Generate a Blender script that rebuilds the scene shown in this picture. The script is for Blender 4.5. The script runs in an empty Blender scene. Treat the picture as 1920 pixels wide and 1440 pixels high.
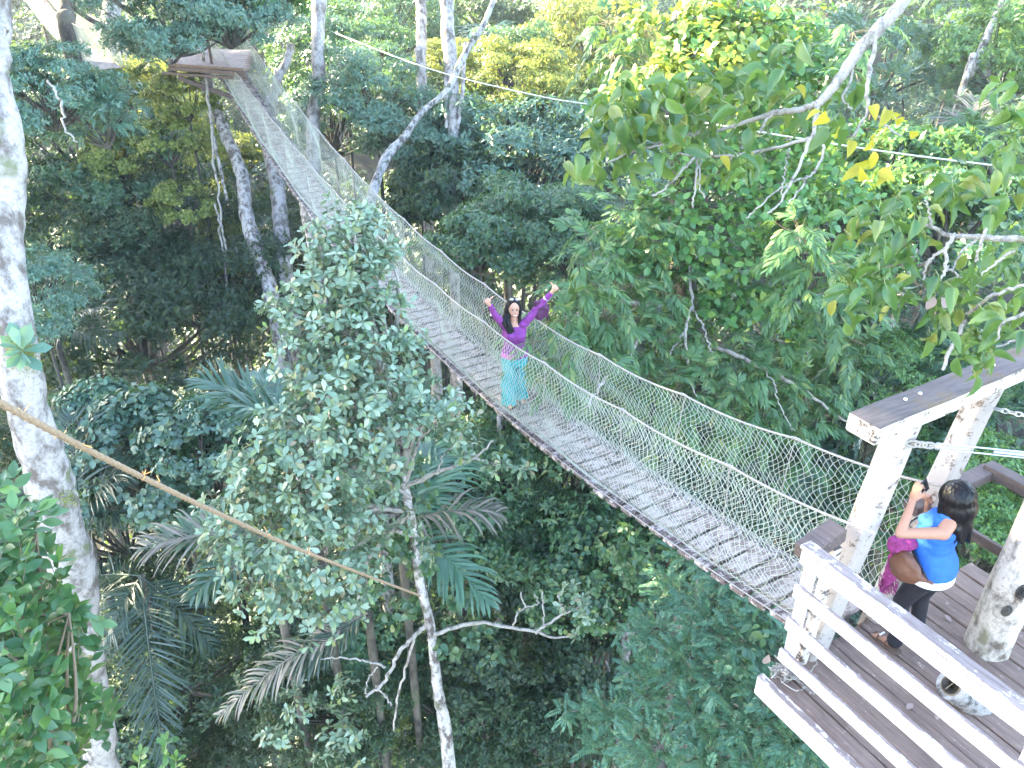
import bpy, bmesh, math, random
import numpy as np
from mathutils import Vector, Matrix, noise
R_ = math.radians
sc = bpy.context.scene
CZ = 27.0                      # eye height above the forest floor
# ---------------------------------------------------------------- camera, world, sun, exposure
cam = bpy.data.objects.new('camera', bpy.data.cameras.new('camera'))
sc.collection.objects.link(cam); sc.camera = cam
cam.location = (0, 0, CZ); cam.rotation_euler = (R_(60), 0, 0)
cam.data.lens = 28; cam.data.sensor_width = 36; cam.data.clip_end = 2000; cam.data.clip_start = 0.05
SUN_AZ, SUN_EL = R_(-62), R_(28)           # azimuth from +Y towards +X
w = bpy.data.worlds.new('World'); sc.world = w; w.use_nodes = True
nt = w.node_tree; bg = nt.nodes['Background']
sky = nt.nodes.new('ShaderNodeTexSky'); sky.sky_type = 'NISHITA'; sky.sun_disc = False
sky.sun_elevation = SUN_EL; sky.sun_rotation = SUN_AZ
nt.links.new(sky.outputs[0], bg.inputs[0]); bg.inputs[1].default_value = 0.15
sl = bpy.data.lights.new('sun', 'SUN'); sl.energy = 5.0; sl.angle = R_(0.5); sl.color = (1.0, 0.88, 0.6)
sun = bpy.data.objects.new('sun', sl); sc.collection.objects.link(sun)
SD = Vector((math.sin(SUN_AZ) * math.cos(SUN_EL), math.cos(SUN_AZ) * math.cos(SUN_EL), math.sin(SUN_EL)))
sun.rotation_euler = SD.to_track_quat('Z', 'Y').to_euler()
sc.view_settings.view_transform = 'Standard'; sc.view_settings.look = 'None'
sc.view_settings.exposure = 3.75; sc.view_settings.gamma = 1
sc.cycles.max_bounces = 6; sc.cycles.diffuse_bounces = 2; sc.cycles.glossy_bounces = 2
sc.cycles.transmission_bounces = 3; sc.cycles.transparent_max_bounces = 4
sc.cycles.sample_clamp_indirect = 6

# ---------------------------------------------------------------- survey: where the photo's lines of sight run
F = 1493.3; CP, SP = math.cos(R_(30)), math.sin(R_(30))
def ray(px, py):
    r = (px - 960) / F; u = (720 - py) / F
    return np.array([r, CP + u * SP, -SP + u * CP])
EYE = np.array([0, 0, CZ])
def P(px, py, D): return EYE + ray(px, py) * D
def PY(px, py, Y):
    d = ray(px, py); return EYE + d * (Y / d[1])
def PZ(px, py, z):
    d = ray(px, py); return EYE + d * (z / d[2])

# ---------------------------------------------------------------- object helpers
def link(o, parent=None):
    sc.collection.objects.link(o)
    if parent is not None: o.parent = parent
    return o
def tag(o, label=None, cat=None, group=None, kind=None):
    if label: o['label'] = label
    if cat: o['category'] = cat
    if group: o['group'] = group
    if kind: o['kind'] = kind
    return o
def thing(name, label, cat, group=None, loc=(0, 0, 0)):
    o = bpy.data.objects.new(name, None); o.empty_display_size = .2; o.location = loc
    sc.collection.objects.link(o); return tag(o, label, cat, group)
class MB:
    def __init__(s): s.v = []; s.f = []; s.n = 0
    def add(s, V, Fc):
        V = np.asarray(V, float).reshape(-1, 3)
        s.v.append(V)
        if isinstance(Fc, np.ndarray): s.f.append(Fc + s.n)
        else:
            by = {}
            for q in Fc: by.setdefault(len(q), []).append(q)
            for k, L in by.items(): s.f.append(np.array(L, int) + s.n)
        s.n += len(V)
    def mesh(s, name, mat, smooth=True):
        me = bpy.data.meshes.new(name)
        V = np.concatenate(s.v).astype(np.float32)
        loops = np.concatenate([a.ravel() for a in s.f]).astype(np.int32)
        tot = np.concatenate([np.full(len(a), a.shape[1], np.int32) for a in s.f])
        st = np.concatenate([[0], np.cumsum(tot)[:-1]]).astype(np.int32)
        me.vertices.add(len(V)); me.vertices.foreach_set('co', V.ravel())
        me.loops.add(len(loops)); me.loops.foreach_set('vertex_index', loops)
        me.polygons.add(len(tot)); me.polygons.foreach_set('loop_start', st)
        me.polygons.foreach_set('use_smooth', np.full(len(tot), smooth))
        me.update(calc_edges=True)
        if mat: me.materials.append(mat)
        return me
    def build(s, name, mat, parent=None, smooth=True):
        return link(bpy.data.objects.new(name, s.mesh(name, mat, smooth)), parent)
    # --- shapes
    def tube(s, pts, rad, sides=8, rng=None, lump=0.0, cap=True, twist=0.0, lobes=0, ld=.0):
        pts = np.asarray(pts, float); n = len(pts)
        rad = np.full(n, rad) if np.isscalar(rad) else np.asarray(rad, float)
        T = np.gradient(pts, axis=0); T /= np.linalg.norm(T, axis=1)[:, None] + 1e-9
        ref = np.array([0, 0, 1.]) if abs(T[0][2]) < .9 else np.array([1., 0, 0])
        A = np.cross(T[0], ref); A /= np.linalg.norm(A)
        V = np.zeros((n, sides, 3)); th = np.arange(sides) / sides * 2 * np.pi
        L = 0
        for i in range(n):
            A = A - T[i] * np.dot(A, T[i]); A /= np.linalg.norm(A) + 1e-9
            B = np.cross(T[i], A)
            if i: L += np.linalg.norm(pts[i] - pts[i - 1])
            t = th + twist * L
            r = rad[i] * np.ones(sides)
            if lobes: r = r * (1 + ld * np.cos(lobes * th))
            if rng is not None: r = r * (1 + lump * rng.uniform(-1, 1, sides))
            V[i] = pts[i] + (np.cos(t) * r)[:, None] * A + (np.sin(t) * r)[:, None] * B
        i = np.arange(n - 1)[:, None]; j = np.arange(sides)[None]
        q = np.stack([i * sides + j, i * sides + (j + 1) % sides, (i + 1) * sides + (j + 1) % sides, (i + 1) * sides + j], -1).reshape(-1, 4)
        s.add(V, q)
        if cap:
            s.add(V[0], [list(range(sides))[::-1]]); s.add(V[-1], [list(range(sides))])
    def segs(s, p0, p1, r):
        """many thin straight threads at once, three-sided"""
        p0 = np.asarray(p0); p1 = np.asarray(p1); d = p1 - p0
        d /= np.linalg.norm(d, axis=1)[:, None] + 1e-9
        ref = np.where(np.abs(d[:, 2:3]) < .9, np.array([[0, 0, 1.]]), np.array([[1., 0, 0]]))
        a = np.cross(d, ref); a /= np.linalg.norm(a, axis=1)[:, None]; b = np.cross(d, a)
        rr = (np.full(len(p0), r) if np.isscalar(r) else np.asarray(r))[:, None]
        V = []
        for P_ in (p0, p1):
            for k in range(3):
                t = k * 2.0944; V.append(P_ + rr * (math.cos(t) * a + math.sin(t) * b))
        V = np.stack(V, 1); N = len(p0); base = (np.arange(N) * 6)[:, None, None]
        q = np.array([[0, 1, 4, 3], [1, 2, 5, 4], [2, 0, 3, 5]])[None] + base
        s.add(V.reshape(-1, 3), q.reshape(-1, 4))
    def box(s, p0, p1, wd, ht, up=(0, 0, 1), bev=.006, seed=0, jit=.003):
        """beam from p0 to p1, width wd across, height ht along up, bevelled and slightly worn"""
        p0 = np.asarray(p0, float); p1 = np.asarray(p1, float); d = p1 - p0; L = np.linalg.norm(d); d = d / L
        up = np.asarray(up, float); sd = np.cross(d, up); sd /= np.linalg.norm(sd); up = np.cross(sd, d)
        bm = bmesh.new(); bmesh.ops.create_cube(bm, size=1)
        for v in bm.verts: v.co = Vector((v.co.x * L, v.co.y * wd, v.co.z * ht))
        n = max(1, int(L / .25))
        if n > 1:
            es = [e for e in bm.edges if abs((e.verts[0].co - e.verts[1].co).x) > L * .9]
            bmesh.ops.subdivide_edges(bm, edges=es, cuts=n - 1, use_grid_fill=True)
        es = [e for e in bm.edges if len(e.link_faces) == 2 and e.calc_face_angle(0) > 1]
        bmesh.ops.bevel(bm, geom=es, offset=min(bev, wd * .3, ht * .3), segments=1, affect='EDGES')
        rg = random.Random(seed * 77 + int(L * 1000))
        off = {}
        V = []
        for v in bm.verts:
            k = round(v.co.x, 2)
            o = off.setdefault(k, (rg.uniform(-1, 1) * jit, rg.uniform(-1, 1) * jit))
            V.append((p0 + p1) / 2 + d * v.co.x + sd * (v.co.y + o[0]) + up * (v.co.z + o[1]))
        bm.verts.index_update()
        s.add(V, [[v.index for v in f.verts] for f in bm.faces]); bm.free()
    def ell(s, c, r, rot=None, seg=16, rings=10):
        V = []; 
        for i in range(rings + 1):
            ph = math.pi * i / rings
            for j in range(seg):
                th = 2 * math.pi * j / seg
                V.append((r[0] * math.sin(ph) * math.cos(th), r[1] * math.sin(ph) * math.sin(th), r[2] * math.cos(ph)))
        V = np.array(V)
        if rot is not None: V = V @ np.array(rot).T
        V = V + np.asarray(c)
        s.add(V, [[i * seg + j, (i + 1) * seg + j, (i + 1) * seg + (j + 1) % seg, i * seg + (j + 1) % seg] for i in range(rings) for j in range(seg)])

# ---------------------------------------------------------------- materials
def mat(name):
    m = bpy.data.materials.new(name); m.use_nodes = True
    n = m.node_tree.nodes; return m, m.node_tree, n['Principled BSDF']
def ramp(nt, fac, stops, interp='LINEAR'):
    r = nt.nodes.new('ShaderNodeValToRGB'); r.color_ramp.interpolation = interp
    e = r.color_ramp.elements
    while len(e) < len(stops): e.new(.5)
    for k, (p, c) in enumerate(stops): e[k].position = p; e[k].color = (*c, 1)
    nt.links.new(fac, r.inputs[0]); return r.outputs[0]
def noise_tex(nt, scale, detail=4, rough=.6, mp=(1, 1, 1), rz=0, coord='Object', dist=0):
    tc = nt.nodes.new('ShaderNodeTexCoord'); m = nt.nodes.new('ShaderNodeMapping')
    m.inputs['Scale'].default_value = mp; m.inputs['Rotation'].default_value = (0, 0, rz)
    m.vector_type = 'POINT'
    if rz:
        m0 = nt.nodes.new('ShaderNodeMapping'); m0.inputs['Rotation'].default_value = (0, 0, rz)
        m.inputs['Rotation'].default_value = (0, 0, 0)
        nt.links.new(tc.outputs[coord], m0.inputs[0]); nt.links.new(m0.outputs[0], m.inputs[0])
    else: nt.links.new(tc.outputs[coord], m.inputs[0])
    t = nt.nodes.new('ShaderNodeTexNoise'); t.inputs['Scale'].default_value = scale
    t.inputs['Detail'].default_value = detail; t.inputs['Roughness'].default_value = rough; t.inputs['Distortion'].default_value = dist
    nt.links.new(m.outputs[0], t.inputs['Vector']); return t.outputs['Fac']
def bump(nt, b, h, strength=.4, dist=.01):
    n = nt.nodes.new('ShaderNodeBump'); n.inputs['Strength'].default_value = strength; n.inputs['Distance'].default_value = dist
    nt.links.new(h, n.inputs['Height']); nt.links.new(n.outputs[0], b.inputs['Normal'])
def mixc(nt, fac, a, b):
    m = nt.nodes.new('ShaderNodeMix'); m.data_type = 'RGBA'
    for k, x in ((6, a), (7, b)):
        if isinstance(x, tuple): m.inputs[k].default_value = (*x, 1)
        else: nt.links.new(x, m.inputs[k])
    if isinstance(fac, float): m.inputs[0].default_value = fac
    else: nt.links.new(fac, m.inputs[0])
    return m.outputs[2]
def leafmat(name, stops, rough=.45, trans=.3, spec=.5, tcol=(.25, .4, .05)):
    """one colour per leaf, picked from the stops; light passes through the blade"""
    m, nt, b = mat(name)
    g = nt.nodes.new('ShaderNodeNewGeometry')
    c = ramp(nt, g.outputs['Random Per Island'], stops)
    oi = nt.nodes.new('ShaderNodeObjectInfo')
    hs = nt.nodes.new('ShaderNodeHueSaturation')
    mr = nt.nodes.new('ShaderNodeMapRange'); mr.inputs['To Min'].default_value = .8; mr.inputs['To Max'].default_value = 1.2
    nt.links.new(oi.outputs['Random'], mr.inputs[0]); nt.links.new(mr.outputs[0], hs.inputs['Value'])
    nt.links.new(c, hs.inputs['Color']); c = hs.outputs[0]
    nt.links.new(c, b.inputs['Base Color']); b.inputs['Roughness'].default_value = rough
    b.inputs['Specular IOR Level'].default_value = spec
    t = nt.nodes.new('ShaderNodeBsdfTranslucent')
    mx = nt.nodes.new('ShaderNodeMix'); mx.data_type = 'RGBA'; mx.inputs[0].default_value = .5
    nt.links.new(c, mx.inputs[6]); mx.inputs[7].default_value = (*tcol, 1)
    nt.links.new(mx.outputs[2], t.inputs[0])
    ms = nt.nodes.new('ShaderNodeMixShader'); ms.inputs[0].default_value = trans
    nt.links.new(b.outputs[0], ms.inputs[1]); nt.links.new(t.outputs[0], ms.inputs[2])
    nt.links.new(ms.outputs[0], nt.nodes['Material Output'].inputs[0])
    return m
def flat(name, col, rough=.7, metal=0, nscale=0, var=.25, bs=0, spec=.5):
    m, nt, b = mat(name); b.inputs['Specular IOR Level'].default_value = spec; b.inputs['Roughness'].default_value = rough; b.inputs['Metallic'].default_value = metal
    if nscale:
        n = noise_tex(nt, nscale)
        nt.links.new(ramp(nt, n, [(.3, tuple(x * (1 - var) for x in col)), (.7, tuple(min(1, x * (1 + var)) for x in col))]), b.inputs['Base Color'])
        if bs: bump(nt, b, n, bs)
    else: b.inputs['Base Color'].default_value = (*col, 1)
    return m
BR = math.atan2(-.864, .504)     # heading of the bridge line, used to lay wood grain along it
def barkmat(name, pale=(.55, .53, .5), dark=(.1, .085, .07), moss=(.05, .07, .02), cut=.5, scale=5):
    m, nt, b = mat(name); b.inputs['Roughness'].default_value = .9
    n1 = noise_tex(nt, scale, 6, .7, (1, 1, .6)); n2 = noise_tex(nt, scale * 4, 5, .65, dist=.8)
    n3 = noise_tex(nt, scale * .5, 3, .6)
    c1 = ramp(nt, n1, [(cut - .09, dark), (cut - .02, tuple(x * .65 for x in pale)), (cut + .05, pale)])
    c2 = mixc(nt, ramp(nt, n2, [(.36, (.55,) * 3), (.48, (0,) * 3)]), c1, tuple(x * .45 for x in pale))
    c3 = mixc(nt, ramp(nt, n3, [(.6, (0,) * 3), (.68, (.8,) * 3)]), c2, moss)
    nt.links.new(c3, b.inputs['Base Color']); bump(nt, b, n2, .6, .02)
    return m
def woodmat(name, base, base2, paint=None, pcut=.5, topwear=False, grain=BR, scale=3, mossy=False):
    m, nt, b = mat(name); b.inputs['Roughness'].default_value = .8
    g = noise_tex(nt, scale, 6, .7, (1.2, 14, 14), -grain)
    n2 = noise_tex(nt, 9, 6, .7); n3 = noise_tex(nt, 2.2, 5, .7)
    c = ramp(nt, g, [(.3, base), (.7, base2)])
    c = mixc(nt, ramp(nt, n3, [(.35, (.35,) * 3), (.6, (0,) * 3)]), c, tuple(x * .45 for x in base))
    if mossy: c = mixc(nt, ramp(nt, n3, [(.52, (0,) * 3), (.6, (.7,) * 3)]), c, (.12, .07, .02))
    if paint:
        ad = nt.nodes.new('ShaderNodeMath'); ad.operation = 'MULTIPLY_ADD'; nt.links.new(g, ad.inputs[0]); ad.inputs[1].default_value = .5
        nt.links.new(n2, ad.inputs[2]); f0 = ad.outputs[0]
        if topwear:
            gm = nt.nodes.new('ShaderNodeNewGeometry'); sx = nt.nodes.new('ShaderNodeSeparateXYZ'); nt.links.new(gm.outputs['True Normal'], sx.inputs[0])
            a2 = nt.nodes.new('ShaderNodeMath'); a2.operation = 'MULTIPLY_ADD'; nt.links.new(sx.outputs[2], a2.inputs[0]); a2.inputs[1].default_value = -topwear
            nt.links.new(f0, a2.inputs[2]); f0 = a2.outputs[0]
        k = ramp(nt, f0, [(pcut - .06, (0,) * 3), (pcut + .03, (1,) * 3)])
        c = mixc(nt, k, c, paint)
    nt.links.new(c, b.inputs['Base Color']); bump(nt, b, g, .5, .008)
    return m
M = {}
M['leaf_dark'] = leafmat('leaf_dark', [(0, (.009, .026, .011)), (.45, (.018, .046, .021)), (.8, (.032, .072, .03)), (1, (.08, .105, .035))], .5, .25, .45)  # albedo lowered to put the deep shade of the hollows into the leaves
M['leaf_mid'] = leafmat('leaf_mid', [(0, (.03, .085, .04)), (.5, (.05, .13, .058)), (.85, (.075, .16, .062)), (1, (.15, .2, .06))], .38, .3, .7)
M['leaf_cyan'] = leafmat('leaf_cyan', [(0, (.045, .11, .075)), (.5, (.075, .155, .105)), (.9, (.1, .19, .12)), (1, (.18, .2, .1))], .38, .25, .7)
M['leaf_glauc'] = leafmat('leaf_glauc', [(0, (.065, .115, .06)), (.3, (.12, .19, .11)), (.6, (.17, .24, .15)), (.86, (.24, .3, .2)), (.93, (.14, .22, .05)), (1, (.26, .19, .1))], .38, .25, .9, (.2, .35, .12))
M['leaf_bush'] = leafmat('leaf_bush', [(0, (.03, .085, .035)), (.5, (.05, .13, .05)), (.9, (.085, .18, .06)), (1, (.14, .24, .05))], .35, .3, .6)
M['leaf_feather'] = leafmat('leaf_feather', [(0, (.05, .14, .08)), (.5, (.085, .2, .12)), (.9, (.12, .25, .14)), (1, (.2, .26, .1))], .4, .3, .6)
M['leaf_sun_painted'] = leafmat('leaf_sun_painted', [(0, (.1, .2, .04)), (.5, (.18, .28, .05)), (1, (.36, .38, .08))], .4, .4, .5, (.55, .6, .06))  # sunlight on the vine top put into a yellower, brighter leaf colour
M['leaf_spray'] = leafmat('leaf_spray', [(0, (.05, .13, .05)), (.5, (.085, .19, .07)), (.88, (.13, .25, .08)), (1, (.28, .32, .1))], .4, .35, .5, (.3, .45, .06))
M['leaf_sunpaint_moss'] = leafmat('leaf_sunpaint_moss', [(0, (.05, .09, .025)), (.4, (.13, .18, .04)), (.8, (.24, .28, .06)), (1, (.4, .36, .12))], .5, .4, .4, (.5, .5, .06))  # sun glow on background trees put into the yellow; also plain moss colour
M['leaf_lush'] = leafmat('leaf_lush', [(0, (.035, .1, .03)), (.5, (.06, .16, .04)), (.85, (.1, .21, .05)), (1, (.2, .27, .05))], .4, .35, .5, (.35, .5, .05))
M['leaf_ribbed'] = leafmat('leaf_ribbed', [(0, (.035, .095, .025)), (.5, (.06, .15, .035)), (.85, (.11, .19, .045)), (1, (.26, .24, .05))], .38, .35, .6, (.32, .42, .05))
M['leaf_yellow'] = leafmat('leaf_yellow', [(0, (.4, .36, .03)), (1, (.6, .48, .05))], .45, .45, .4, (.7, .6, .05))
M['palm'] = leafmat('palm', [(0, (.025, .08, .045)), (1, (.06, .14, .08))], .36, .2, .7)
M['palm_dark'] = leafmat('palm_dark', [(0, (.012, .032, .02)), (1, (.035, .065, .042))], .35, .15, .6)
M['palm_dry'] = leafmat('palm_dry', [(0, (.05, .085, .045)), (.4, (.13, .125, .09)), (1, (.26, .21, .17))], .5, .15, .5, (.3, .28, .15))
M['bark_pale'] = barkmat('bark_pale', (.54, .46, .38), (.13, .09, .065), (.14, .12, .05), .46, 6)
M['bark_white'] = barkmat('bark_white', (.38, .34, .32), (.12, .095, .08), (.1, .12, .04), .49, 6)
M['bark_mottled'] = barkmat('bark_mottled', (.36, .33, .31), (.06, .048, .038), (.05, .06, .02), .5, 9)
M['bark_spotted'] = barkmat('bark_spotted', (.42, .38, .36), (.08, .06, .05), (.07, .07, .03), .51, 9)
M['bark_brown'] = barkmat('bark_brown', (.1, .085, .065), (.025, .02, .017), (.04, .06, .02), .5, 3)
M['twig'] = barkmat('twig', (.34, .3, .26), (.1, .08, .06), (.14, .13, .08), .45, 12)
M['twig_green'] = flat('twig_green', (.22, .24, .1), .7, 0, 12)
M['twig_brown'] = flat('twig_brown', (.16, .12, .08), .8, 0, 12)
M['soil'] = flat('soil', (.018, .015, .009), 1, 0, 1.5, .5, .5)
M['white_wood'] = woodmat('white_wood', (.14, .1, .09), (.3, .24, .22), (.66, .59, .58), .565, .3)
M['post_wood'] = woodmat('post_wood', (.1, .07, .05), (.2, .15, .115), (.4, .34, .3), .66, 0, 0, 3)
M['beam_wood'] = woodmat('beam_wood', (.07, .052, .046), (.16, .12, .107), (.6, .52, .44), .68, .5, math.atan2(.47, .88), 3, True)
M['brown_wood'] = woodmat('brown_wood', (.07, .047, .04), (.17, .12, .105), (.5, .46, .42), .98, 0)
M['deck_wood'] = woodmat('deck_wood', (.12, .074, .052), (.26, .172, .135), (.4, .3, .25), .93, 0)
M['plank'] = woodmat('plank', (.125, .088, .073), (.22, .162, .14), (.32, .25, .215), .74, 0, math.atan2(.504, .864), 4)
M['fringe'] = woodmat('fringe', (.075, .05, .044), (.2, .145, .13), (.42, .35, .32), .8, 0, math.atan2(.504, .864), 4)
M['net'] = flat('net', (.38, .4, .33), .8)
M['rope_white'] = flat('rope_white', (.3, .265, .235), .9, 0, 60, .25)
M['rope_tan'] = flat('rope_tan', (.26, .18, .11), .9, 0, 90, .25, .3)
M['fray'] = flat('fray', (.75, .36, .12), .9)
M['steel'] = flat('steel', (.55, .58, .6), .35, .8)
M['cable'] = flat('cable', (.35, .4, .38), .45, .3)
M['skin'] = flat('skin', (.45, .24, .165), .55, spec=.3)
M['skin2'] = flat('skin2', (.36, .18, .115), .55, spec=.3)
M['hair'] = flat('hair', (.003, .002, .003), .5, spec=.2)
M['hair2'] = flat('hair2', (.003, .002, .003), .38, 0, 80, .4, spec=.25)
M['purple'] = flat('purple', (.18, .028, .19), .85, 0, 25, .18, .3)
M['maroon'] = flat('maroon', (.07, .015, .06), .85, 0, 25, .3, .3)
M['teal'] = flat('teal', (.012, .3, .33), .75, 0, 14, .15, .3)
M['stripe'] = flat('stripe', (.5, .12, .35), .8)
M['blue'] = flat('blue', (.015, .11, .42), .75, 0, 20, .12, .25)
M['white_cloth'] = flat('white_cloth', (.75, .75, .77), .8)
M['black_cloth'] = flat('black_cloth', (.008, .007, .012), .8, 0, 20, .4, .2)
M['leather'] = flat('leather', (.13, .05, .025), .5, 0, 18, .2, .2)
M['magenta'] = flat('magenta', (.24, .025, .13), .85, 0, 40, .35, .5)
M['black'] = flat('black', (.01, .01, .012), .3)
M['teeth'] = flat('teeth', (.8, .78, .75), .3)
M['lips'] = flat('lips', (.4, .1, .09), .4)
M['glass'] = flat('glass', (.55, .6, .7), .08, .9)
M['silver'] = flat('silver', (.7, .7, .7), .3, .8)
M['sole'] = flat('sole', (.1, .06, .04), .8)
M['heart'] = woodmat('heart', (.1, .07, .045), (.25, .19, .12), None, .5, 0, 0, 12)

# ---------------------------------------------------------------- leaves
def unit(a): return a / (np.linalg.norm(a, axis=-1, keepdims=True) + 1e-9)
def rdir(rng, n): return unit(rng.normal(size=(n, 3)))
T_DIA = (np.array([(0, 0, 0), (.2, .45, .05), (0, 1, -.04), (-.2, .45, .05)]), np.array([(0, 1, 2), (0, 2, 3)]))
def blade(ws, curl=.1, fold=.06):
    """leaf outline: half widths at evenly spaced stations"""
    n = len(ws); V = [(0, 0, 0)]
    for k, h in enumerate(ws):
        y = (k + 1) / (n + 1); z = -curl * y * y
        V += [(-h, y, z + fold * h / .2), (0, y + .02, z), (h, y, z + fold * h / .2)]
    V.append((0, 1, -curl)); t = len(V) - 1
    Fc = [(0, 2, 1), (0, 3, 2)]
    for k in range(n - 1):
        a = 1 + 3 * k; Fc += [(a, a + 1, a + 4), (a, a + 4, a + 3), (a + 1, a + 2, a + 5), (a + 1, a + 5, a + 4)]
    a = 1 + 3 * (n - 1); Fc += [(a, a + 1, t), (a + 1, a + 2, t)]
    return (np.array(V, float), np.array(Fc))
T_OBOV = blade([.09, .19, .22], .12, .05)
T_ROUND = blade([.26, .33, .22], .12, .05)
T_NARROW = blade([.1, .12, .075], .25, .04)
T_RIB = blade([.13, .22, .28, .31, .31, .29, .25, .19, .11], .55, .13)
for _k in range(9): T_RIB[0][1 + 3 * _k:4 + 3 * _k, 2] += .014 * (1 if _k % 2 else -1)
def leaves(mb, pos, ax, nr, size, T=T_DIA, wid=1.0):
    ax = unit(ax); nr = unit(nr - ax * (nr * ax).sum(1, keepdims=True)); sd = np.cross(ax, nr)
    V, Fc = T; N = len(pos); size = np.full(N, size) if np.isscalar(size) else size
    W = pos[:, None] + size[:, None, None] * (V[None, :, 0:1] * wid * sd[:, None] + V[None, :, 1:2] * ax[:, None] + V[None, :, 2:3] * nr[:, None])
    q = Fc[None] + (np.arange(N) * len(V))[:, None, None]
    mb.add(W.reshape(-1, 3), q.reshape(-1, Fc.shape[1]))
def whorls(mb, tips, outs, k, size, rng, T=T_DIA, spread=1.0, droop=.25, wid=1.0, stem=.15):
    N = len(tips); o = unit(outs); ref = rdir(rng, N); a = unit(np.cross(o, ref)); b = np.cross(o, a)
    th = rng.uniform(0, 6.28, (N, 1)) + np.arange(k)[None] * 2.4
    rad = np.cos(th)[..., None] * a[:, None] + np.sin(th)[..., None] * b[:, None]
    ax = rad * spread + o[:, None] * rng.uniform(.1, .9, (N, k, 1)) + np.array([0, 0, -droop]) + rng.normal(size=(N, k, 3)) * .18
    nr = o[:, None] * 1.0 - rad * .3 + np.array([0, 0, .55]) + rng.normal(size=(N, k, 3)) * .3
    back = rng.uniform(0, stem, (N, k, 1))
    pos = tips[:, None] - o[:, None] * back
    leaves(mb, pos.reshape(-1, 3), ax.reshape(-1, 3), nr.reshape(-1, 3), size * rng.uniform(.6, 1.15, N * k), T, wid)
def pinnate(mb, base, ax, up, L, pairs, lsize, rng, T=T_NARROW, wid=1.0, droop=.35):
    """compound leaves: leaflets in pairs along a drooping rachis"""
    N = len(base); ax = unit(ax); up = unit(up - ax * (up * ax).sum(1, keepdims=True)); sd = np.cross(ax, up)
    L = np.full(N, L) if np.isscalar(L) else L
    for k in range(pairs):
        t = .18 + .82 * k / (pairs - 1)
        p = base + ax * (L * t)[:, None] + np.array([0, 0, -1.]) * (L * droop * t * t)[:, None]
        for s_ in (-1, 1):
            a = sd * s_ * (1.1 - .75 * t) + ax * (.35 + .8 * t) + np.array([0, 0, -.35]) + rng.normal(size=(N, 3)) * .1
            leaves(mb, p, a, up + rng.normal(size=(N, 3)) * .15, lsize * (1 - .35 * abs(t - .5)) * rng.uniform(.85, 1.1, N), T, wid)

def crown_tips(rng, rx, ry, rz, ncl, per, cr=.33, low=-.35):
    C = []
    while len(C) < ncl:
        d = rdir(rng, 1)[0]
        if d[2] < low: continue
        r = rng.uniform(.55, .95); C.append(d * r)
    C = np.array(C); rr = rng.uniform(.6, 1.25, ncl) * cr
    ci = np.repeat(np.arange(ncl), (per * (rr / cr) ** 2).astype(int))
    d = rdir(rng, len(ci)); o = unit(C[ci]) * .6 + np.array([0, 0, .35]); d = unit(d + o * .9)
    flatten = np.array([1, 1, .6])
    t = C[ci] + d * flatten * rr[ci][:, None] * rng.uniform(.55, 1.05, (len(ci), 1))
    S = np.array([rx, ry, rz]); return t * S, unit(d + unit(t) * .4), C * S, rr
def limbs(mb, C, r0, rng, root=(0, 0, -1.0)):
    root = np.array(root, float)
    for c in C:
        m = (root + c) / 2 + rng.normal(size=3) * .12 * np.linalg.norm(c) + np.array([0, 0, -.1])
        t = np.linspace(0, 1, 6)[:, None]; p = (1 - t) ** 2 * root + 2 * t * (1 - t) * m + t * t * c
        mb.tube(p, np.linspace(r0, r0 * .15, 6), 5, rng, .1, cap=False)
def proto(seed, kind):
    rng = np.random.default_rng(seed); mb = MB(); lb = MB()
    if kind == 'fine': t, o, C, rr = crown_tips(rng, 2.6, 2.6, 2.0, 46, 75, .3); whorls(mb, t, o, 5, .16, rng)
    elif kind == 'bold': t, o, C, rr = crown_tips(rng, 2.2, 2.2, 1.9, 34, 52, .32); whorls(mb, t, o, 5, .24, rng, T_DIA, wid=1.25)
    elif kind == 'round': t, o, C, rr = crown_tips(rng, 1.5, 1.5, 1.3, 30, 60, .34); whorls(mb, t, o, 4, .15, rng, blade([.3, .3], .1), droop=.4)
    elif kind == 'feather':
        t, o, C, rr = crown_tips(rng, 1.8, 1.8, 1.5, 26, 26, .33)
        pinnate(mb, t - o * .15, o + np.array([0, 0, -.1]), np.tile([0, 0, 1.], (len(t), 1)), .36, 9, .12, rng, T_DIA, .8)
    elif kind == 'high': t, o, C, rr = crown_tips(rng, 4.8, 4.8, 3.2, 60, 70, .24, -.6); whorls(mb, t, o, 5, .33, rng, wid=1.2)
    limbs(lb, C[::2], .07 if kind != 'high' else .16, rng)
    return mb.mesh('crown', None), lb.mesh('branch', M['bark_brown'])
PROTO = {}
for kind, n in (('fine', 3), ('bold', 2), ('round', 2), ('feather', 2), ('high', 2)):
    PROTO[kind] = [proto(11 * i + len(kind) * 101, kind) for i in range(n)]
rngT = np.random.default_rng(4)
def trunk_mesh():
    mb = MB(); z = np.linspace(0, 1, 24)
    x = .012 * np.sin(z * 7 + 1); y = .012 * np.cos(z * 5)
    mb.tube(np.stack([x, y, z], 1), .01 + .006 * (1 - z) ** 2 + .002 * np.sin(z * 30), 9, rngT, .06)
    return mb.mesh('trunk', M['bark_brown'])
TRUNK = trunk_mesh()
FOREST_GROUP = 'forest trees around the walkway'
def ground_z(x, y):
    y = np.asarray(y, float); x = np.asarray(x, float)
    return np.interp(y, [-40, 10, 30, 60, 110, 400], [0, 0, 2.5, 12, 26, 60]) + .8 * np.sin(x * .13 + 1) * np.cos(y * .11)
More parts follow.
